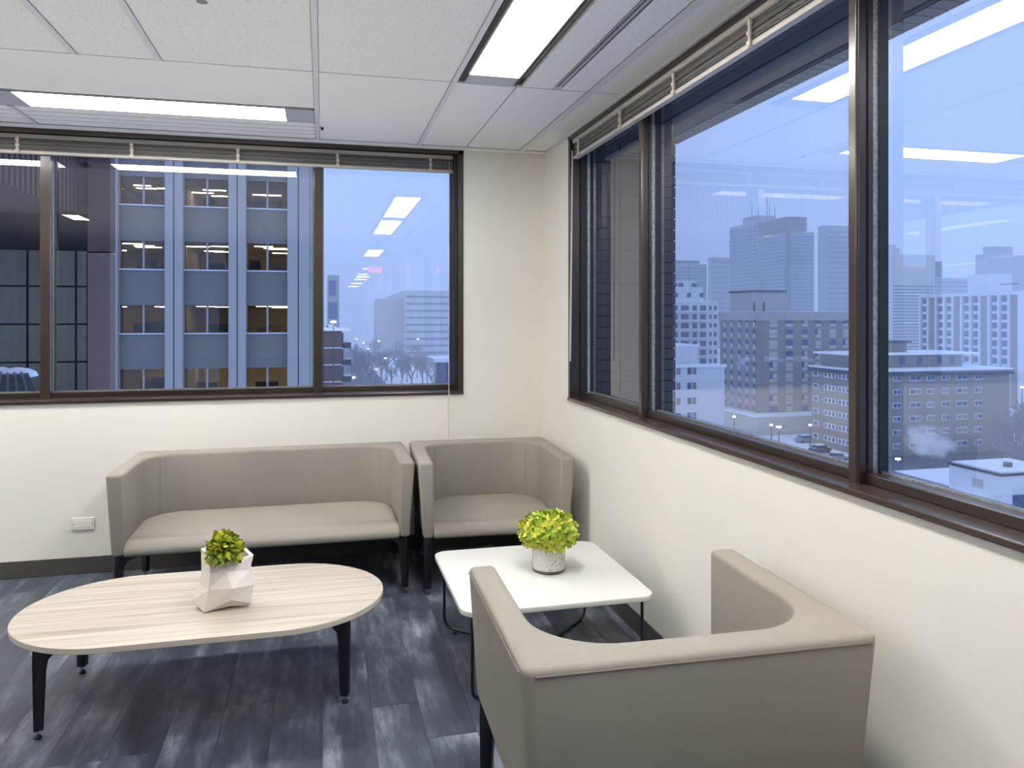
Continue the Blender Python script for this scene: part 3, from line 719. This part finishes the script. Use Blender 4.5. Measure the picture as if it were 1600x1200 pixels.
_m.f = [(0, 1, 2, 3), (7, 6, 5, 4), (0, 4, 5, 1), (1, 5, 6, 2), (2, 6, 7, 3), (3, 7, 4, 0)]
o = _m.build('roof_sheet', mat('roof_metal', (84, 88, 96), .45), lr); o.location = -Vector(lr.location)
for q in range(26):
    f_ = q / 26
    o = MB().tube([(-6.2 + (ra + 6.2) * f_, 10, .43 + .08 * f_), (-6.2 + (rb_ + 6.2) * f_, 12.5, .75 + .06 * f_)], .018, 4).build('roof_rib', M_metal, lr); o.location = -Vector(lr.location)
for (cx_, cy_, a_, b_) in ((-4.55, 12.2, .40, .22), (-4.15, 12.1, .26, .18), (-5.2, 12.2, .3, .2)):
    o = MB().lathe([(1, 0), (.9, .07), (.6, .12), (.2, .15), (.02, .155)], seg=18).build('snow_patch', M_snow2, lr, smooth=True)
    o.location = Vector((cx_, cy_, .44 + (cy_ - 10) * .128 - .02)) - Vector(lr.location); o.rotation_euler = (R(7), 0, 0); o.scale = (a_, b_, .8)

# ------------------------------------------------------------------ city seen through the right windows
GZ = -26.0
class Bld:
    """corner at px,d nearest the camera; left face recedes to px_l, front face runs to px_r"""
    def __init__(s, name, label, px, d, pl_, pr, yt, wall, cat='building', base=GZ, roof=True, rim=.5, group=None):
        s.X0, s.Y0 = at(px, d); s.Y1 = s.X0 / kx(pl_) if pl_ < px else s.Y0 + 20; s.X1 = kx(pr) * s.Y0
        s.d = d; s.zt = hz(yt, d); s.base = base
        s.o = empty(name, ((s.X0 + s.X1) / 2, (s.Y0 + s.Y1) / 2, base), label, cat, group)
        pbox('wall', wall, s.o, s.X0, s.X1, s.Y0, s.Y1, base, s.zt)
        if roof: pbox('roof', M_snow2, s.o, s.X0 + .3, s.X1 - .3, s.Y0 + .3, s.Y1 - .3, s.zt, s.zt + .25)
    def z(s, py): return hz(py, s.d)
    def fx(s, px): return kx(px) * s.Y0                      # X on the front face
    def ly(s, px): return s.X0 / kx(px)                      # Y on the left face
    def front(s, nm, m, x0, x1, z0, z1, out=.08): return pbox(nm, m, s.o, x0, x1, s.Y0 - out, s.Y0 + .02, z0, z1)
    def left(s, nm, m, y0, y1, z0, z1, out=.08): return pbox(nm, m, s.o, s.X0 - out, s.X0 + .02, y0, y1, z0, z1)
    def box(s, nm, m, *a): return pbox(nm, m, s.o, *a)

# low white building at the left of the big pane
b = Bld('white_lowrise', 'low white building with snowy roof beside the brick pier', 1052, 140, 1040, 1132, 573, M_lwhite)
px0, px1 = b.fx(1030), b.fx(1106)
b.box('roof_house', M_lwhite, px0, px1, b.Y0 + 4, b.Y0 + 14, b.zt, b.z(543)); b.box('roof_house_cap', M_snow2, px0 - .3, px1 + .3, b.Y0 + 3.7, b.Y0 + 14.3, b.z(543), b.z(540))
b.box('roof_edge', M_snow2, b.X0 - .2, b.X1 + .3, b.Y0 - .3, b.Y0 + .5, b.zt - .2, b.zt + .25)
for r_ in range(6):
    for c_ in (1057, 1082):
        z1 = b.z(575) - r_ * 2.75; x0 = b.fx(c_ - 8)
        f_ = b.front('window', M_bglass, x0, x0 + 1.75, z1 - 1.2, z1, .04)
        b.front('window_bar', M_lwhite, x0 + .80, x0 + .95, z1 - 1.2, z1, .07)
        b.front('curtain', M_grey, x0 + .95, x0 + 1.55, z1 - 1.1, z1 - .1, .06)

# pale condominium tower behind it
b = Bld('condominium_tower', 'pale stepped condominium tower with balconies behind the low white building', 1034, 235, 1026, 1108, 470, M_lwhite)
b.box('upper_block', M_lwhite, b.fx(1040), b.fx(1104), b.Y0 + 2, b.Y0 + 14, b.zt, b.z(448)); b.box('penthouse', M_lwhite, b.fx(1052), b.fx(1098), b.Y0 + 4, b.Y0 + 12, b.z(448), b.z(437))
b.box('side_wing', M_lwhite, b.fx(1108), b.fx(1124), b.Y0 + 1, b.Y0 + 14, b.base, b.z(470))
for c_ in (1059, 1069, 1090): b.box('penthouse_window', M_bglass, b.fx(c_), b.fx(c_ + 8), b.Y0 + 3.9, b.Y0 + 4.1, b.z(447), b.z(441))
for c_ in (1058, 1078, 1098): b.box('upper_window', M_bglass, b.fx(c_), b.fx(c_ + 6), b.Y0 + 1.9, b.Y0 + 2.1, b.z(464), b.z(457))
for r_ in range(9):
    z1 = b.z(476) - r_ * 2.75
    b.front('balcony', M_lwhite, b.fx(1048), b.fx(1106), z1 - 2.3, z1 - 1.9, 1.2)
    for c_, w_ in ((1050, 9), (1064, 12), (1082, 7), (1094, 9)): b.front('window', M_bglass, b.fx(c_), b.fx(c_ + w_), z1 - 1.8, z1 - .2, .05)
    for c_ in (1110, 1118): b.box('side_window', M_bglass, b.fx(c_), b.fx(c_ + 4), b.Y0 + .9, b.Y0 + 1.1, z1 - 1.6, z1 - .3)

# distant office behind
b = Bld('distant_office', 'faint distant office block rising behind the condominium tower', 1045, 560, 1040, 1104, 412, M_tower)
b.box('plant_room', M_hat, b.fx(1060), b.fx(1097), b.Y0 + 4, b.Y0 + 20, b.zt, b.z(406))
for r_ in range(12): b.front('window_band', M_bglass, b.fx(1047), b.fx(1103), b.z(417 + r_ * 5.5) - 1.3, b.z(417 + r_ * 5.5), .1)
b = Bld('distant_block', 'faint distant block between the condominium and the twin towers', 1112, 700, 1106, 1150, 402, M_tower)
for r_ in range(12): b.front('window_band', M_bglass, b.fx(1113), b.fx(1150), b.z(408 + r_ * 8) - 2, b.z(408 + r_ * 8), .1)

# twin towers
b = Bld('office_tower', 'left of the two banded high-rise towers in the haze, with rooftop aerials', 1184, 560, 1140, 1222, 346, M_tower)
for r_ in range(25):
    z1 = b.z(352 + r_ * 6); b.left('window_band', M_bglass, b.Y0 + 1, b.Y1 - 1, z1 - 1.5, z1, .15); b.front('window_band', M_bglass, b.X0 + 1, b.X1 - 1, z1 - 1.5, z1, .15)
b.box('plant_room', M_tower, b.X0 + 3, b.X1, b.Y0 + 8, b.Y0 + 26, b.zt, b.z(334))
for (q, h_) in ((1176, 8), (1186, 5), (1200, 16), (1204, 9), (1212, 7)): b.box('aerial', M_roofd, b.fx(q + 8), b.fx(q + 8) + .35, b.Y0 + 8, b.Y0 + 8.35, b.z(336), b.z(334) + h_)
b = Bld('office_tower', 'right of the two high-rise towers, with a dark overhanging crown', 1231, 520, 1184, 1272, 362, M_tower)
for r_ in range(22):
    z1 = b.z(368 + r_ * 6); b.left('window_band', M_bglass, b.Y0 + 1, b.Y1 - 1, z1 - 1.3, z1, .15); b.front('window_band', M_bglass, b.fx(1238), b.X1 - 1, z1 - 1.6, z1, .15)
b.front('corner_recess', M_hat, b.fx(1228), b.fx(1236), b.base, b.zt, .25)
b.box('crown', M_hat, b.X0 - 2, b.fx(1258), b.Y0 - 2, b.Y1 - 4, b.z(361), b.z(339))

# grey hotel block
b = Bld('grey_block', 'wide grey apartment block with a grid of small windows and spandrels', 1182, 185, 1125, 1350, 493, M_grey)
b.box('parapet', M_conc, b.X0 - .3, b.X1 + .3, b.Y0 - .3, b.Y1 + .3, b.zt - 1.2, b.zt + .9); b.box('roof_snow', M_snow2, b.X0, b.X1, b.Y0, b.Y1, b.zt + .9, b.zt + 1.0)
for r_ in range(9):
    z1 = b.z(497) - r_ * 2.68
    b.front('floor_line', M_conc, b.X0, b.X1, z1 - 2.5, z1 - 2.4, .04)
    for c_, w_ in ((1202, 13), (1228, 11), (1253, 9), (1274, 9), (1296, 10), (1317, 9), (1337, 9)):
        x0 = b.fx(c_); x1 = b.fx(c_ + w_); lit = rnd.random()
        b.front('window', M_bglass, x0, x1, z1 - 1.3, z1, .05); b.front('blind', M_beige if lit < .6 else M_bglass, x0 + rnd.choice((0, (x1 - x0) * .4)), x1 - .05, z1 - 1.25, z1 - .05, .07)
        b.front('vent_panel', M_beige, x0, x1, z1 - 2.1, z1 - 1.35, .06)
    for c_ in (1130, 1141, 1153, 1165, 1176):
        b.left('window', M_bglass, b.ly(c_ + 5), b.ly(c_), z1 - 1.5, z1, .05); b.left('vent_panel', M_beige, b.ly(c_ + 4), b.ly(c_ + .5), z1 - 2.2, z1 - 1.0, .07)
b.box('podium', M_beige, b.X0 - 3, b.X1 + 3, b.Y0 - 5, b.Y1 + 3, b.base, b.z(648)); b.box('podium_roof', M_snow2, b.X0 - 3.2, b.X1 + 3.2, b.Y0 - 5.2, b.Y1 + 3, b.z(648), b.z(648) + .4)
b.box('penthouse', M_conc, b.fx(1208), b.fx(1264), b.Y0 + 10, b.Y0 + 20, b.zt + .9, hz(456, b.d + 10)); b.box('penthouse_roof', M_roofd, b.fx(1206), b.fx(1266), b.Y0 + 9.7, b.Y0 + 20.3, hz(456, b.d + 10), hz(453, b.d + 10))
for c_ in (1206, 1222): b.box('flue', M_roofd, b.fx(c_), b.fx(c_) + .35, b.Y0 + 8, b.Y0 + 8.35, b.zt + .9, b.zt + 3.4)

# six-storey apartment house
b = Bld('apartment_house', 'six storey apartment house with white framed windows and a flat snowy roof', 1354, 151, 1268, 1577, 582, M_tan)
b.box('roof_edge', M_roofd, b.X0 - .6, b.X1 + .6, b.Y0 - .6, b.Y1 + .6, b.zt - .8, b.zt + .05); b.box('roof_snow', M_snow2, b.X0 - .5, b.X1 + .5, b.Y0 - .5, b.Y1 + .5, b.zt + .05, b.zt + .4)
for r_ in range(6):
    z1 = b.z(588) - r_ * 2.69
    for c_, w_ in ((1372, 12), (1395, 12), (1421, 18), (1448, 12), (1471, 12), (1494, 17), (1522, 12)):
        x0, x1 = b.fx(c_), b.fx(c_ + w_)
        f_ = b.front('window', M_lwhite, x0, x1, z1 - 1.15, z1, .08)
        n_ = 2
        for q in range(n_): b.front('pane', M_bglass if rnd.random() < .6 else M_grey, x0 + .18 + q * (x1 - x0 - .1) / 2, x0 + (q + 1) * (x1 - x0 - .1) / 2, z1 - .98, z1 - .17, .11)
        b.front('brick_panel', M_grey, x0, x1, z1 - 2.35, z1 - 1.2, .04)
    b.left('floor_band', M_grey, b.Y0 + .3, b.Y1 - .3, z1 - 2.3, z1 - 1.4, .06)
    for c_, w_ in ((1271, 8), (1288, 18), (1310, 18), (1332, 16)):
        y1_, y0_ = b.ly(c_), b.ly(c_ + w_)
        b.left('window', M_lwhite, y0_, y1_, z1 - 1.15, z1, .10)
        for q in range(3 if w_ > 10 else 1):
            g_ = (y1_ - y0_) / (3 if w_ > 10 else 1); b.left('pane', M_bglass, y0_ + q * g_ + .3, y0_ + (q + 1) * g_ - .3, z1 - .98, z1 - .17, .13)
z0 = b.zt + .4; zr = hz(555, 158)
b.box('roof_house', M_grey, b.fx(1362), b.fx(1540), b.Y0 + 6, b.Y0 + 16, z0, zr); b.box('roof_house_cap', M_snow2, b.fx(1354), b.fx(1560), b.Y0 + 4.5, b.Y0 + 17, zr, zr + .4)
for c_ in (1440, 1468, 1500, 1520): b.box('roof_house_window', M_bglass, b.fx(c_), b.fx(c_ + 8), b.Y0 + 5.9, b.Y0 + 6.1, z0 + .6, zr - .5)
b.box('lift_tower', M_grey, b.fx(1418), b.fx(1468), b.Y0 + 9, b.Y0 + 14, zr + .4, hz(536, 160)); b.box('lift_tower_cap', M_roofd, b.fx(1414), b.fx(1474), b.Y0 + 8.6, b.Y0 + 14.4, hz(536, 160), hz(534, 160))
b.box('water_tank', M_roofd, b.fx(1416), b.fx(1428), b.Y0 + 9.5, b.Y0 + 11, hz(534, 160), hz(527, 160))

# residential slab with pilasters
b = Bld('residential_slab', 'long residential slab with pale vertical pilasters at the right edge', 1595, 232, 1440, 1700, 456, M_grey)
L_ = b.Y1 - b.Y0
b.box('roof_edge', M_lwhite, b.X0 - .6, b.X1, b.Y0 - .3, b.Y1 + .3, b.zt - .8, b.zt + .3)
for q in range(12):
    ya = b.Y0 + q * L_ / 11; b.left('pilaster', M_lwhite, ya - .35, ya + .35, b.base, b.zt, .9)
for q in range(11):
    ya = b.Y0 + (q + .5) * L_ / 11
    if q % 3 == 0: b.left('brick_bay', M_tan, ya - L_ / 36, ya + L_ / 36, b.base, b.zt - .8, .3); continue
    for r_ in range(11):
        z1 = b.zt - 1.3 - r_ * 2.75; b.left('window', M_bglass, ya - L_ / 44, ya + L_ / 44, z1 - 1.5, z1, .08); b.left('balcony', M_lwhite, ya - L_ / 40, ya + L_ / 40, z1 - 2.5, z1 - 1.7, .35)
b.front('end_wall', M_lwhite, b.X0, b.X0 + 7, b.base, b.zt, .2)
for r_ in range(11): b.front('window', M_bglass, b.X0 + 9, b.X0 + 13, b.zt - 3 - r_ * 2.75, b.zt - 1.5 - r_ * 2.75, .1)
b.box('roof_house', M_lwhite, b.X0 + 1, b.X0 + 10, b.ly(1541), b.ly(1508), b.zt, b.zt + 6.2)
b.box('roof_rail', M_roofd, b.X0 + .4, b.X0 + .6, b.Y0 + 1, b.ly(1560), b.zt + 2.4, b.zt + 2.7)

# hazy towers behind
b = Bld('hazy_tower', 'hazy beige banded tower with a stepped top just right of the mullion', 1386, 420, 1372, 1461, 397, M_beige)
b.box('gable', M_beige, b.fx(1388), b.fx(1412), b.Y0 + 3, b.Y0 + 20, b.zt, b.z(386)); b.box('gable_cap', M_beige, b.fx(1394), b.fx(1407), b.Y0 + 4, b.Y0 + 18, b.z(386), b.z(381))
for r_ in range(22): b.front('window_band', M_bglass, b.fx(1396), b.fx(1458), b.z(446 + r_ * 5) - .7, b.z(446 + r_ * 5), .1)
b = Bld('hazy_tower', 'faint wide blue tower with a shoulder at the right edge of the photo', 1540, 640, 1524, 1640, 397, M_hat)
b.box('upper_block', M_hat, b.fx(1550), b.fx(1586), b.Y0 + 2, b.Y0 + 9, b.zt, b.z(384))
for r_ in range(16): b.front('window_band', M_bglass, b.X0 + 2, b.X1 - 2, b.z(403 + r_ * 7) - 1.6, b.z(403 + r_ * 7), .1)
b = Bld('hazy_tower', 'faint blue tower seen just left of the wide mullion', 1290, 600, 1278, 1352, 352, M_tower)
for r_ in range(18): b.front('window_band', M_bglass, b.X0 + 2, b.X1 - 2, b.z(360 + r_ * 8) - 2, b.z(360 + r_ * 8), .1)
b = Bld('distant_block', 'faint mid-height block between the beige tower and the residential slab', 1462, 520, 1460, 1516, 434, M_tower)
b.box('upper_block', M_hat, b.fx(1464), b.fx(1476), b.Y0 + 2, b.Y0 + 18, b.zt, b.z(408))
for r_ in range(12): b.front('window_band', M_bglass, b.X0 + 2, b.X1 - 2, b.z(440 + r_ * 6) - 1.2, b.z(440 + r_ * 6), .1)

# low roofs in the foreground of the right pane
o = empty('low_roof_building', (82, 72, GZ), 'flat snow-covered roof with a grey parapet below the apartment house', 'building')
pbox('wall', M_conc, o, 70, 100, 52, 83.5, GZ, -18.6); pbox('parapet', M_metal, o, 69.7, 100, 51.7, 83.8, -18.6, -18.0); pbox('roof', M_snow2, o, 70.5, 99.5, 52.5, 83, -18.2, -17.9)
b = Bld('white_annex', 'small white box building with snowy roof at the bottom right of the window', 1564, 78, 1483, 1660, 743, M_lwhite)
b.box('roof_edge', M_roofd, b.X0 - .15, b.X1, b.Y0 - .15, b.Y1 + .15, b.zt - .1, b.zt + .12); b.box('roof_snow', M_snow2, b.X0 + .2, b.X1, b.Y0 + .2, b.Y1 - .2, b.zt + .12, b.zt + .3)
b.left('louvre', M_conc, b.ly(1536), b.ly(1520), b.z(772), b.z(758), .08); b.front('door', M_bglass, b.fx(1582), b.fx(1600), b.z(800), b.z(775), .08)
for q in range(2): b.box('roof_vent', M_metal, b.X0 + 3 + q * 3, b.X0 + 3.6 + q * 3, b.Y0 + 2, b.Y0 + 2.6, b.zt, b.zt + .8)

# distant things through the back right pane
b = Bld('balcony_block', 'brown brick apartment block with snowy balconies beside the back mullion', 515, 133, 510, 534, 517, M_brown)
b.box('roof_cap', M_snow2, b.X0 - 4, b.X1 + 1.5, b.Y0 - 1, b.Y0 + 12, b.z(517), b.z(513))
b.box('wall_west', M_brown, b.X0 - 8, b.X0, b.Y0, b.Y0 + 12, b.base, b.zt)
for r_ in range(8):
    z1 = b.z(518 + 26.5 * (r_ + 1)); b.front('floor_line', M_lwhite, b.X0 - 4, b.X1, z1, z1 + .2, .1)
    b.box('balcony', M_roofd, b.X1, b.X1 + 1.6, b.Y0 + .5, b.Y0 + 6, z1, z1 + 1.0); b.box('balcony_snow', M_snow2, b.X1, b.X1 + 1.6, b.Y0 + .5, b.Y0 + 6, z1 + 1.0, z1 + 1.1)
    b.box('balcony_wall', M_brown, b.X1, b.X1 + .3, b.Y0 + .2, b.Y0 + .5, z1 + 1.1, z1 + 2.7)
b = Bld('distant_tower', 'faint slim tower above the brown balcony block', 512, 300, 511, 530, 430, M_conc)
b.front('window_recess', M_bglass, b.fx(514), b.fx(525), b.z(462), b.z(438), .1); b.front('window_recess', M_bglass, b.fx(513), b.fx(527), b.z(498), b.z(472), .1)
b = Bld('distant_hospital', 'wide hazy block with horizontal window bands in the back right pane', 632, 540, 604, 716, 454, M_beige)
b.box('stair_wing', M_beige, b.fx(590), b.X0, b.Y0 + 10, b.Y0 + 40, b.base, b.z(467))
for r_ in range(9):
    z1 = b.z(462 + r_ * 11); b.front('window_band', M_bglass, b.X0 + 1, b.X1 - 1, z1 - 1.4, z1, .1); b.left('window_band', M_bglass, b.Y0 + 1, b.Y1 - 1, z1 - 1.4, z1, .1)
b = Bld('snowy_shed', 'low shed with a snowy roof at the right of the back pane', 682, 150, 678, 730, 566, M_bglass)
b.box('roof_cap', M_snow2, b.X0 - .6, b.X1, b.Y0 - .6, b.Y0 + 12, b.zt, b.zt + .7)

# ------------------------------------------------------------------ streets, cars, lamps, trees
road = struct(B(-8, 26, 60, 900, GZ, GZ + .05).build('road_1', M_asph)); struct(B(30, 140, 118, 130, GZ, GZ + .05).build('road_2', M_asph))
def car_mesh(m, body):
    s = MB()
    prof = [(-2.2, .35), (-2.25, .8), (-1.9, 1.0), (-1.5, 1.05), (-1.0, 1.55), (.7, 1.6), (1.3, 1.1), (2.1, .95), (2.25, .7), (2.2, .35)]
    n = len(prof); w_ = .9
    s.v = [(x_, -w_, z_) for x_, z_ in prof] + [(x_, w_, z_) for x_, z_ in prof]
    s.f = [tuple(range(n)), tuple(reversed(range(n, 2 * n)))] + [(i, i + n, (i + 1) % n + n, (i + 1) % n) for i in range(n)]
    return s.mesh('body', m, bevel=.06, seg=2, smooth=40)
M_carp = mat('dark_car_paint', (52, 62, 86), .35); M_carw = mat('silver_car_paint', (150, 156, 172), .35); M_tyre = mat('tyre', (24, 24, 28), .8)
CB = {0: car_mesh(M_carp, 0), 1: car_mesh(M_carw, 1)}
wheel = MB().lathe([(.30, -.1), (.33, -.07), (.33, .07), (.30, .1)], seg=16).mesh('wheel', M_tyre, smooth=40)
def car(px, d, rz, kind, label):
    x_, y_ = at(px, d); t_ = empty('car', (x_, y_, GZ), label, 'car', rz=rz)
    link('body', CB[kind], t_)
    for sx in (-1.4, 1.4):
        for sy in (-.85, .85): link('wheel', wheel, t_, (sx, sy, .33), (R(90), 0, 0))
    B(-1.05, .7, -.8, .8, 1.57, 1.72).build('roof_snow', M_snow2, t_, bevel=.05); B(1.2, 2.0, -.75, .75, 1.02, 1.12).build('bonnet_snow', M_snow2, t_, bevel=.04)
    B(-1.35, 1.05, -.915, .915, 1.1, 1.42).build('side_glass', M_dglass, t_, bevel=.02)
    return t_
car(1281, 157, R(8), 0, 'dark parked car with snow on its roof, left of the mullion')
car(1308, 148, R(-35), 1, 'silver parked car under snow beside the dark car')
car(1258, 170, R(5), 1, 'silver parked car beside the corner of the apartment house')
car(1151, 158, R(60), 0, 'dark car at the edge of the snowy lot by the low white building')
def lamp(px, py_head, d, label, group=None, arm=True, r_=.28):
    x_, y_ = at(px, d); zt = hz(py_head, d); t_ = empty('street_lamp', (x_, y_, GZ), label, 'street lamp', group)
    h_ = zt - GZ
    MB().tube([(0, 0, 0), (0, 0, h_ * .6), (0, 0, h_ + .2)], [.14, .1, .07], 8).build('pole', M_roofd, t_)
    MB().lathe([(.02, -.15), (r_, -.1), (r_, .1), (.02, .2)], (0, 0, h_), 12).build('lamp_head', E_lamp, t_)
    return t_
lamp(1147, 651, 165, 'leftmost lit lamp of the snowy lot'); lamp(1205, 664, 160, 'lit lamp just left of the brightest lamp in the snowy lot')
lamp(1217, 667, 158, 'brightest lit lamp standing in the middle of the snowy lot', r_=.5); lamp(1266, 664, 160, 'lit lamp at the corner of the apartment house')
lamp(1403, 717, 135, 'lit lamp at the foot of the apartment house front', r_=.4); lamp(1597, 605, 200, 'lit lamp by the bare trees at the right edge')
GL = 'small street lights far away through the back right pane'
for (q, y_, d_) in ((557, 530, 520), (568, 536, 480), (575, 545, 420), (592, 533, 430), (653, 530, 430), (602, 560, 330), (587, 577, 310), (553, 590, 300)):
    lamp(q, y_, d_, 'small distant street light among the trees in the back right pane', GL, r_=.5)
lamp(521, 503, 128, 'bright light on the roof of the brown balcony block', r_=.45)

def tree_mesh(seed):
    r2 = random.Random(seed); s = MB()
    def br(p_, d_, L, rad, lv):
        q = p_ + d_ * L
        mid = (p_ + q) / 2 + Vector((r2.uniform(-1, 1), r2.uniform(-1, 1), 0)) * L * .06
        s.tube([p_, mid, q], [rad, rad * .85, rad * .65], 5 if lv < 2 else 3, cap=False)
        if lv >= 5: return
        for _ in range(3 if lv else 6):
            a = r2.uniform(0, 6.28); t_ = r2.uniform(.35, .75)
            nd = (d_ + Vector((math.cos(a), math.sin(a), r2.uniform(-.1, .4))) * t_).normalized()
            br(p_ + (q - p_) * r2.uniform(.6, 1.0), nd, L * r2.uniform(.62, .80), rad * .62, lv + 1)
    br(Vector((0, 0, 0)), Vector((0, 0, 1)), 3.4, .24, 0)
    return s.mesh('branches', M_bark)
TM = [tree_mesh(q) for q in (1, 2, 3)]
def tree(px, d, h_, label, group):
    x_, y_ = at(px, d); o = link('bare_tree', TM[rnd.randrange(3)], None, (x_, y_, GZ), (0, 0, rnd.uniform(0, 6)), (h_ / 11,) * 3)
    tag(o, label, 'tree', group)
for (q, d_) in ((551, 300), (560, 345), (566, 290), (574, 350), (580, 300), (588, 380), (596, 310), (604, 340), (612, 295), (620, 360), (628, 300), (636, 330), (644, 290), (652, 350), (660, 300), (668, 320), (675, 290), (570, 425), (600, 440), (622, 470), (648, 425), (585, 475), (556, 470), (664, 435), (694, 260)):
    tree(q, d_, rnd.uniform(12, 18), 'frosted bare tree in the distant park beyond the back right pane', 'bare trees through the back right pane')
for (q, d_) in ((1590, 134), (1604, 124), (1597, 112), (1626, 150), (1619, 138), (1612, 104)):
    tree(q, d_, rnd.uniform(13, 16), 'frosted bare tree at the right edge beside the apartment house', 'bare trees at the right edge')

# ------------------------------------------------------------------ winter haze: one even volume over the city
hm = bpy.data.materials.new('winter_haze'); hm.use_nodes = True; n_ = hm.node_tree; n_.nodes.remove(n_.nodes['Principled BSDF'])
vs = n_.nodes.new('ShaderNodeVolumeScatter'); vs.inputs['Color'].default_value = (.93, .96, 1, 1); vs.inputs['Density'].default_value = .0015; vs.inputs['Anisotropy'].default_value = .0
n_.links.new(vs.outputs[0], n_.nodes['Material Output'].inputs['Volume'])
hz_ = MB().prism([(55, 20), (2400, 20), (2400, 2400), (-700, 2400), (-700, 75), (55, 75)], GZ - .5, 110).build('winter_haze', hm)
tag(hz_, 'thin bluish winter haze lying over the city', 'haze', kind='stuff')

# steam from the roof vents
def steam(px, py, d, rx_, rz_, label, dens=.16):
    m = bpy.data.materials.get('steam')
    if not m:
        m = bpy.data.materials.new('steam'); m.use_nodes = True; n = m.node_tree; n.nodes.remove(n.nodes['Principled BSDF'])
        v = n.nodes.new('ShaderNodeVolumeScatter'); v.inputs['Color'].default_value = (.96, .97, 1, 1)
        t_ = n.nodes.new('ShaderNodeTexCoord'); z_ = n.nodes.new('ShaderNodeTexNoise'); z_.inputs['Scale'].default_value = 2.2; z_.inputs['Detail'].default_value = 3
        ln = n.nodes.new('ShaderNodeVectorMath'); ln.operation = 'LENGTH'; n.links.new(t_.outputs['Object'], ln.inputs[0]); n.links.new(t_.outputs['Object'], z_.inputs['Vector'])
        a = n.nodes.new('ShaderNodeMath'); a.operation = 'SUBTRACT'; n.links.new(z_.outputs['Fac'], a.inputs[0])
        h = n.nodes.new('ShaderNodeMath'); h.operation = 'MULTIPLY'; h.inputs[1].default_value = .52; n.links.new(ln.outputs['Value'], h.inputs[0]); n.links.new(h.outputs[0], a.inputs[1])
        c = n.nodes.new('ShaderNodeMath'); c.operation = 'MULTIPLY'; c.use_clamp = True; c.inputs[1].default_value = 1.6; n.links.new(a.outputs[0], c.inputs[0])
        f = n.nodes.new('ShaderNodeMath'); f.operation = 'MULTIPLY'; f.inputs[1].default_value = dens * 4; n.links.new(c.outputs[0], f.inputs[0]); n.links.new(f.outputs[0], v.inputs['Density'])
        n.links.new(v.outputs[0], n.nodes['Material Output'].inputs['Volume'])
    x_, y_ = at(px, d)
    o = MB().lathe([(.05, -1), (.5, -.87), (.87, -.5), (1, 0), (.87, .5), (.5, .87), (.05, 1)], seg=16).build('steam_plume', m)
    o.location = (x_, y_, hz(py, d)); o.scale = (rx_, rx_, rz_); o.rotation_euler = (0, R(25), 0)
    tag(o, label, 'steam', kind='stuff')
steam(1452, 690, 132, 4.6, 3.0, 'white steam drifting in front of the apartment house')
steam(1520, 772, 73, 2.0, 1.5, 'white steam beside the small white box building')
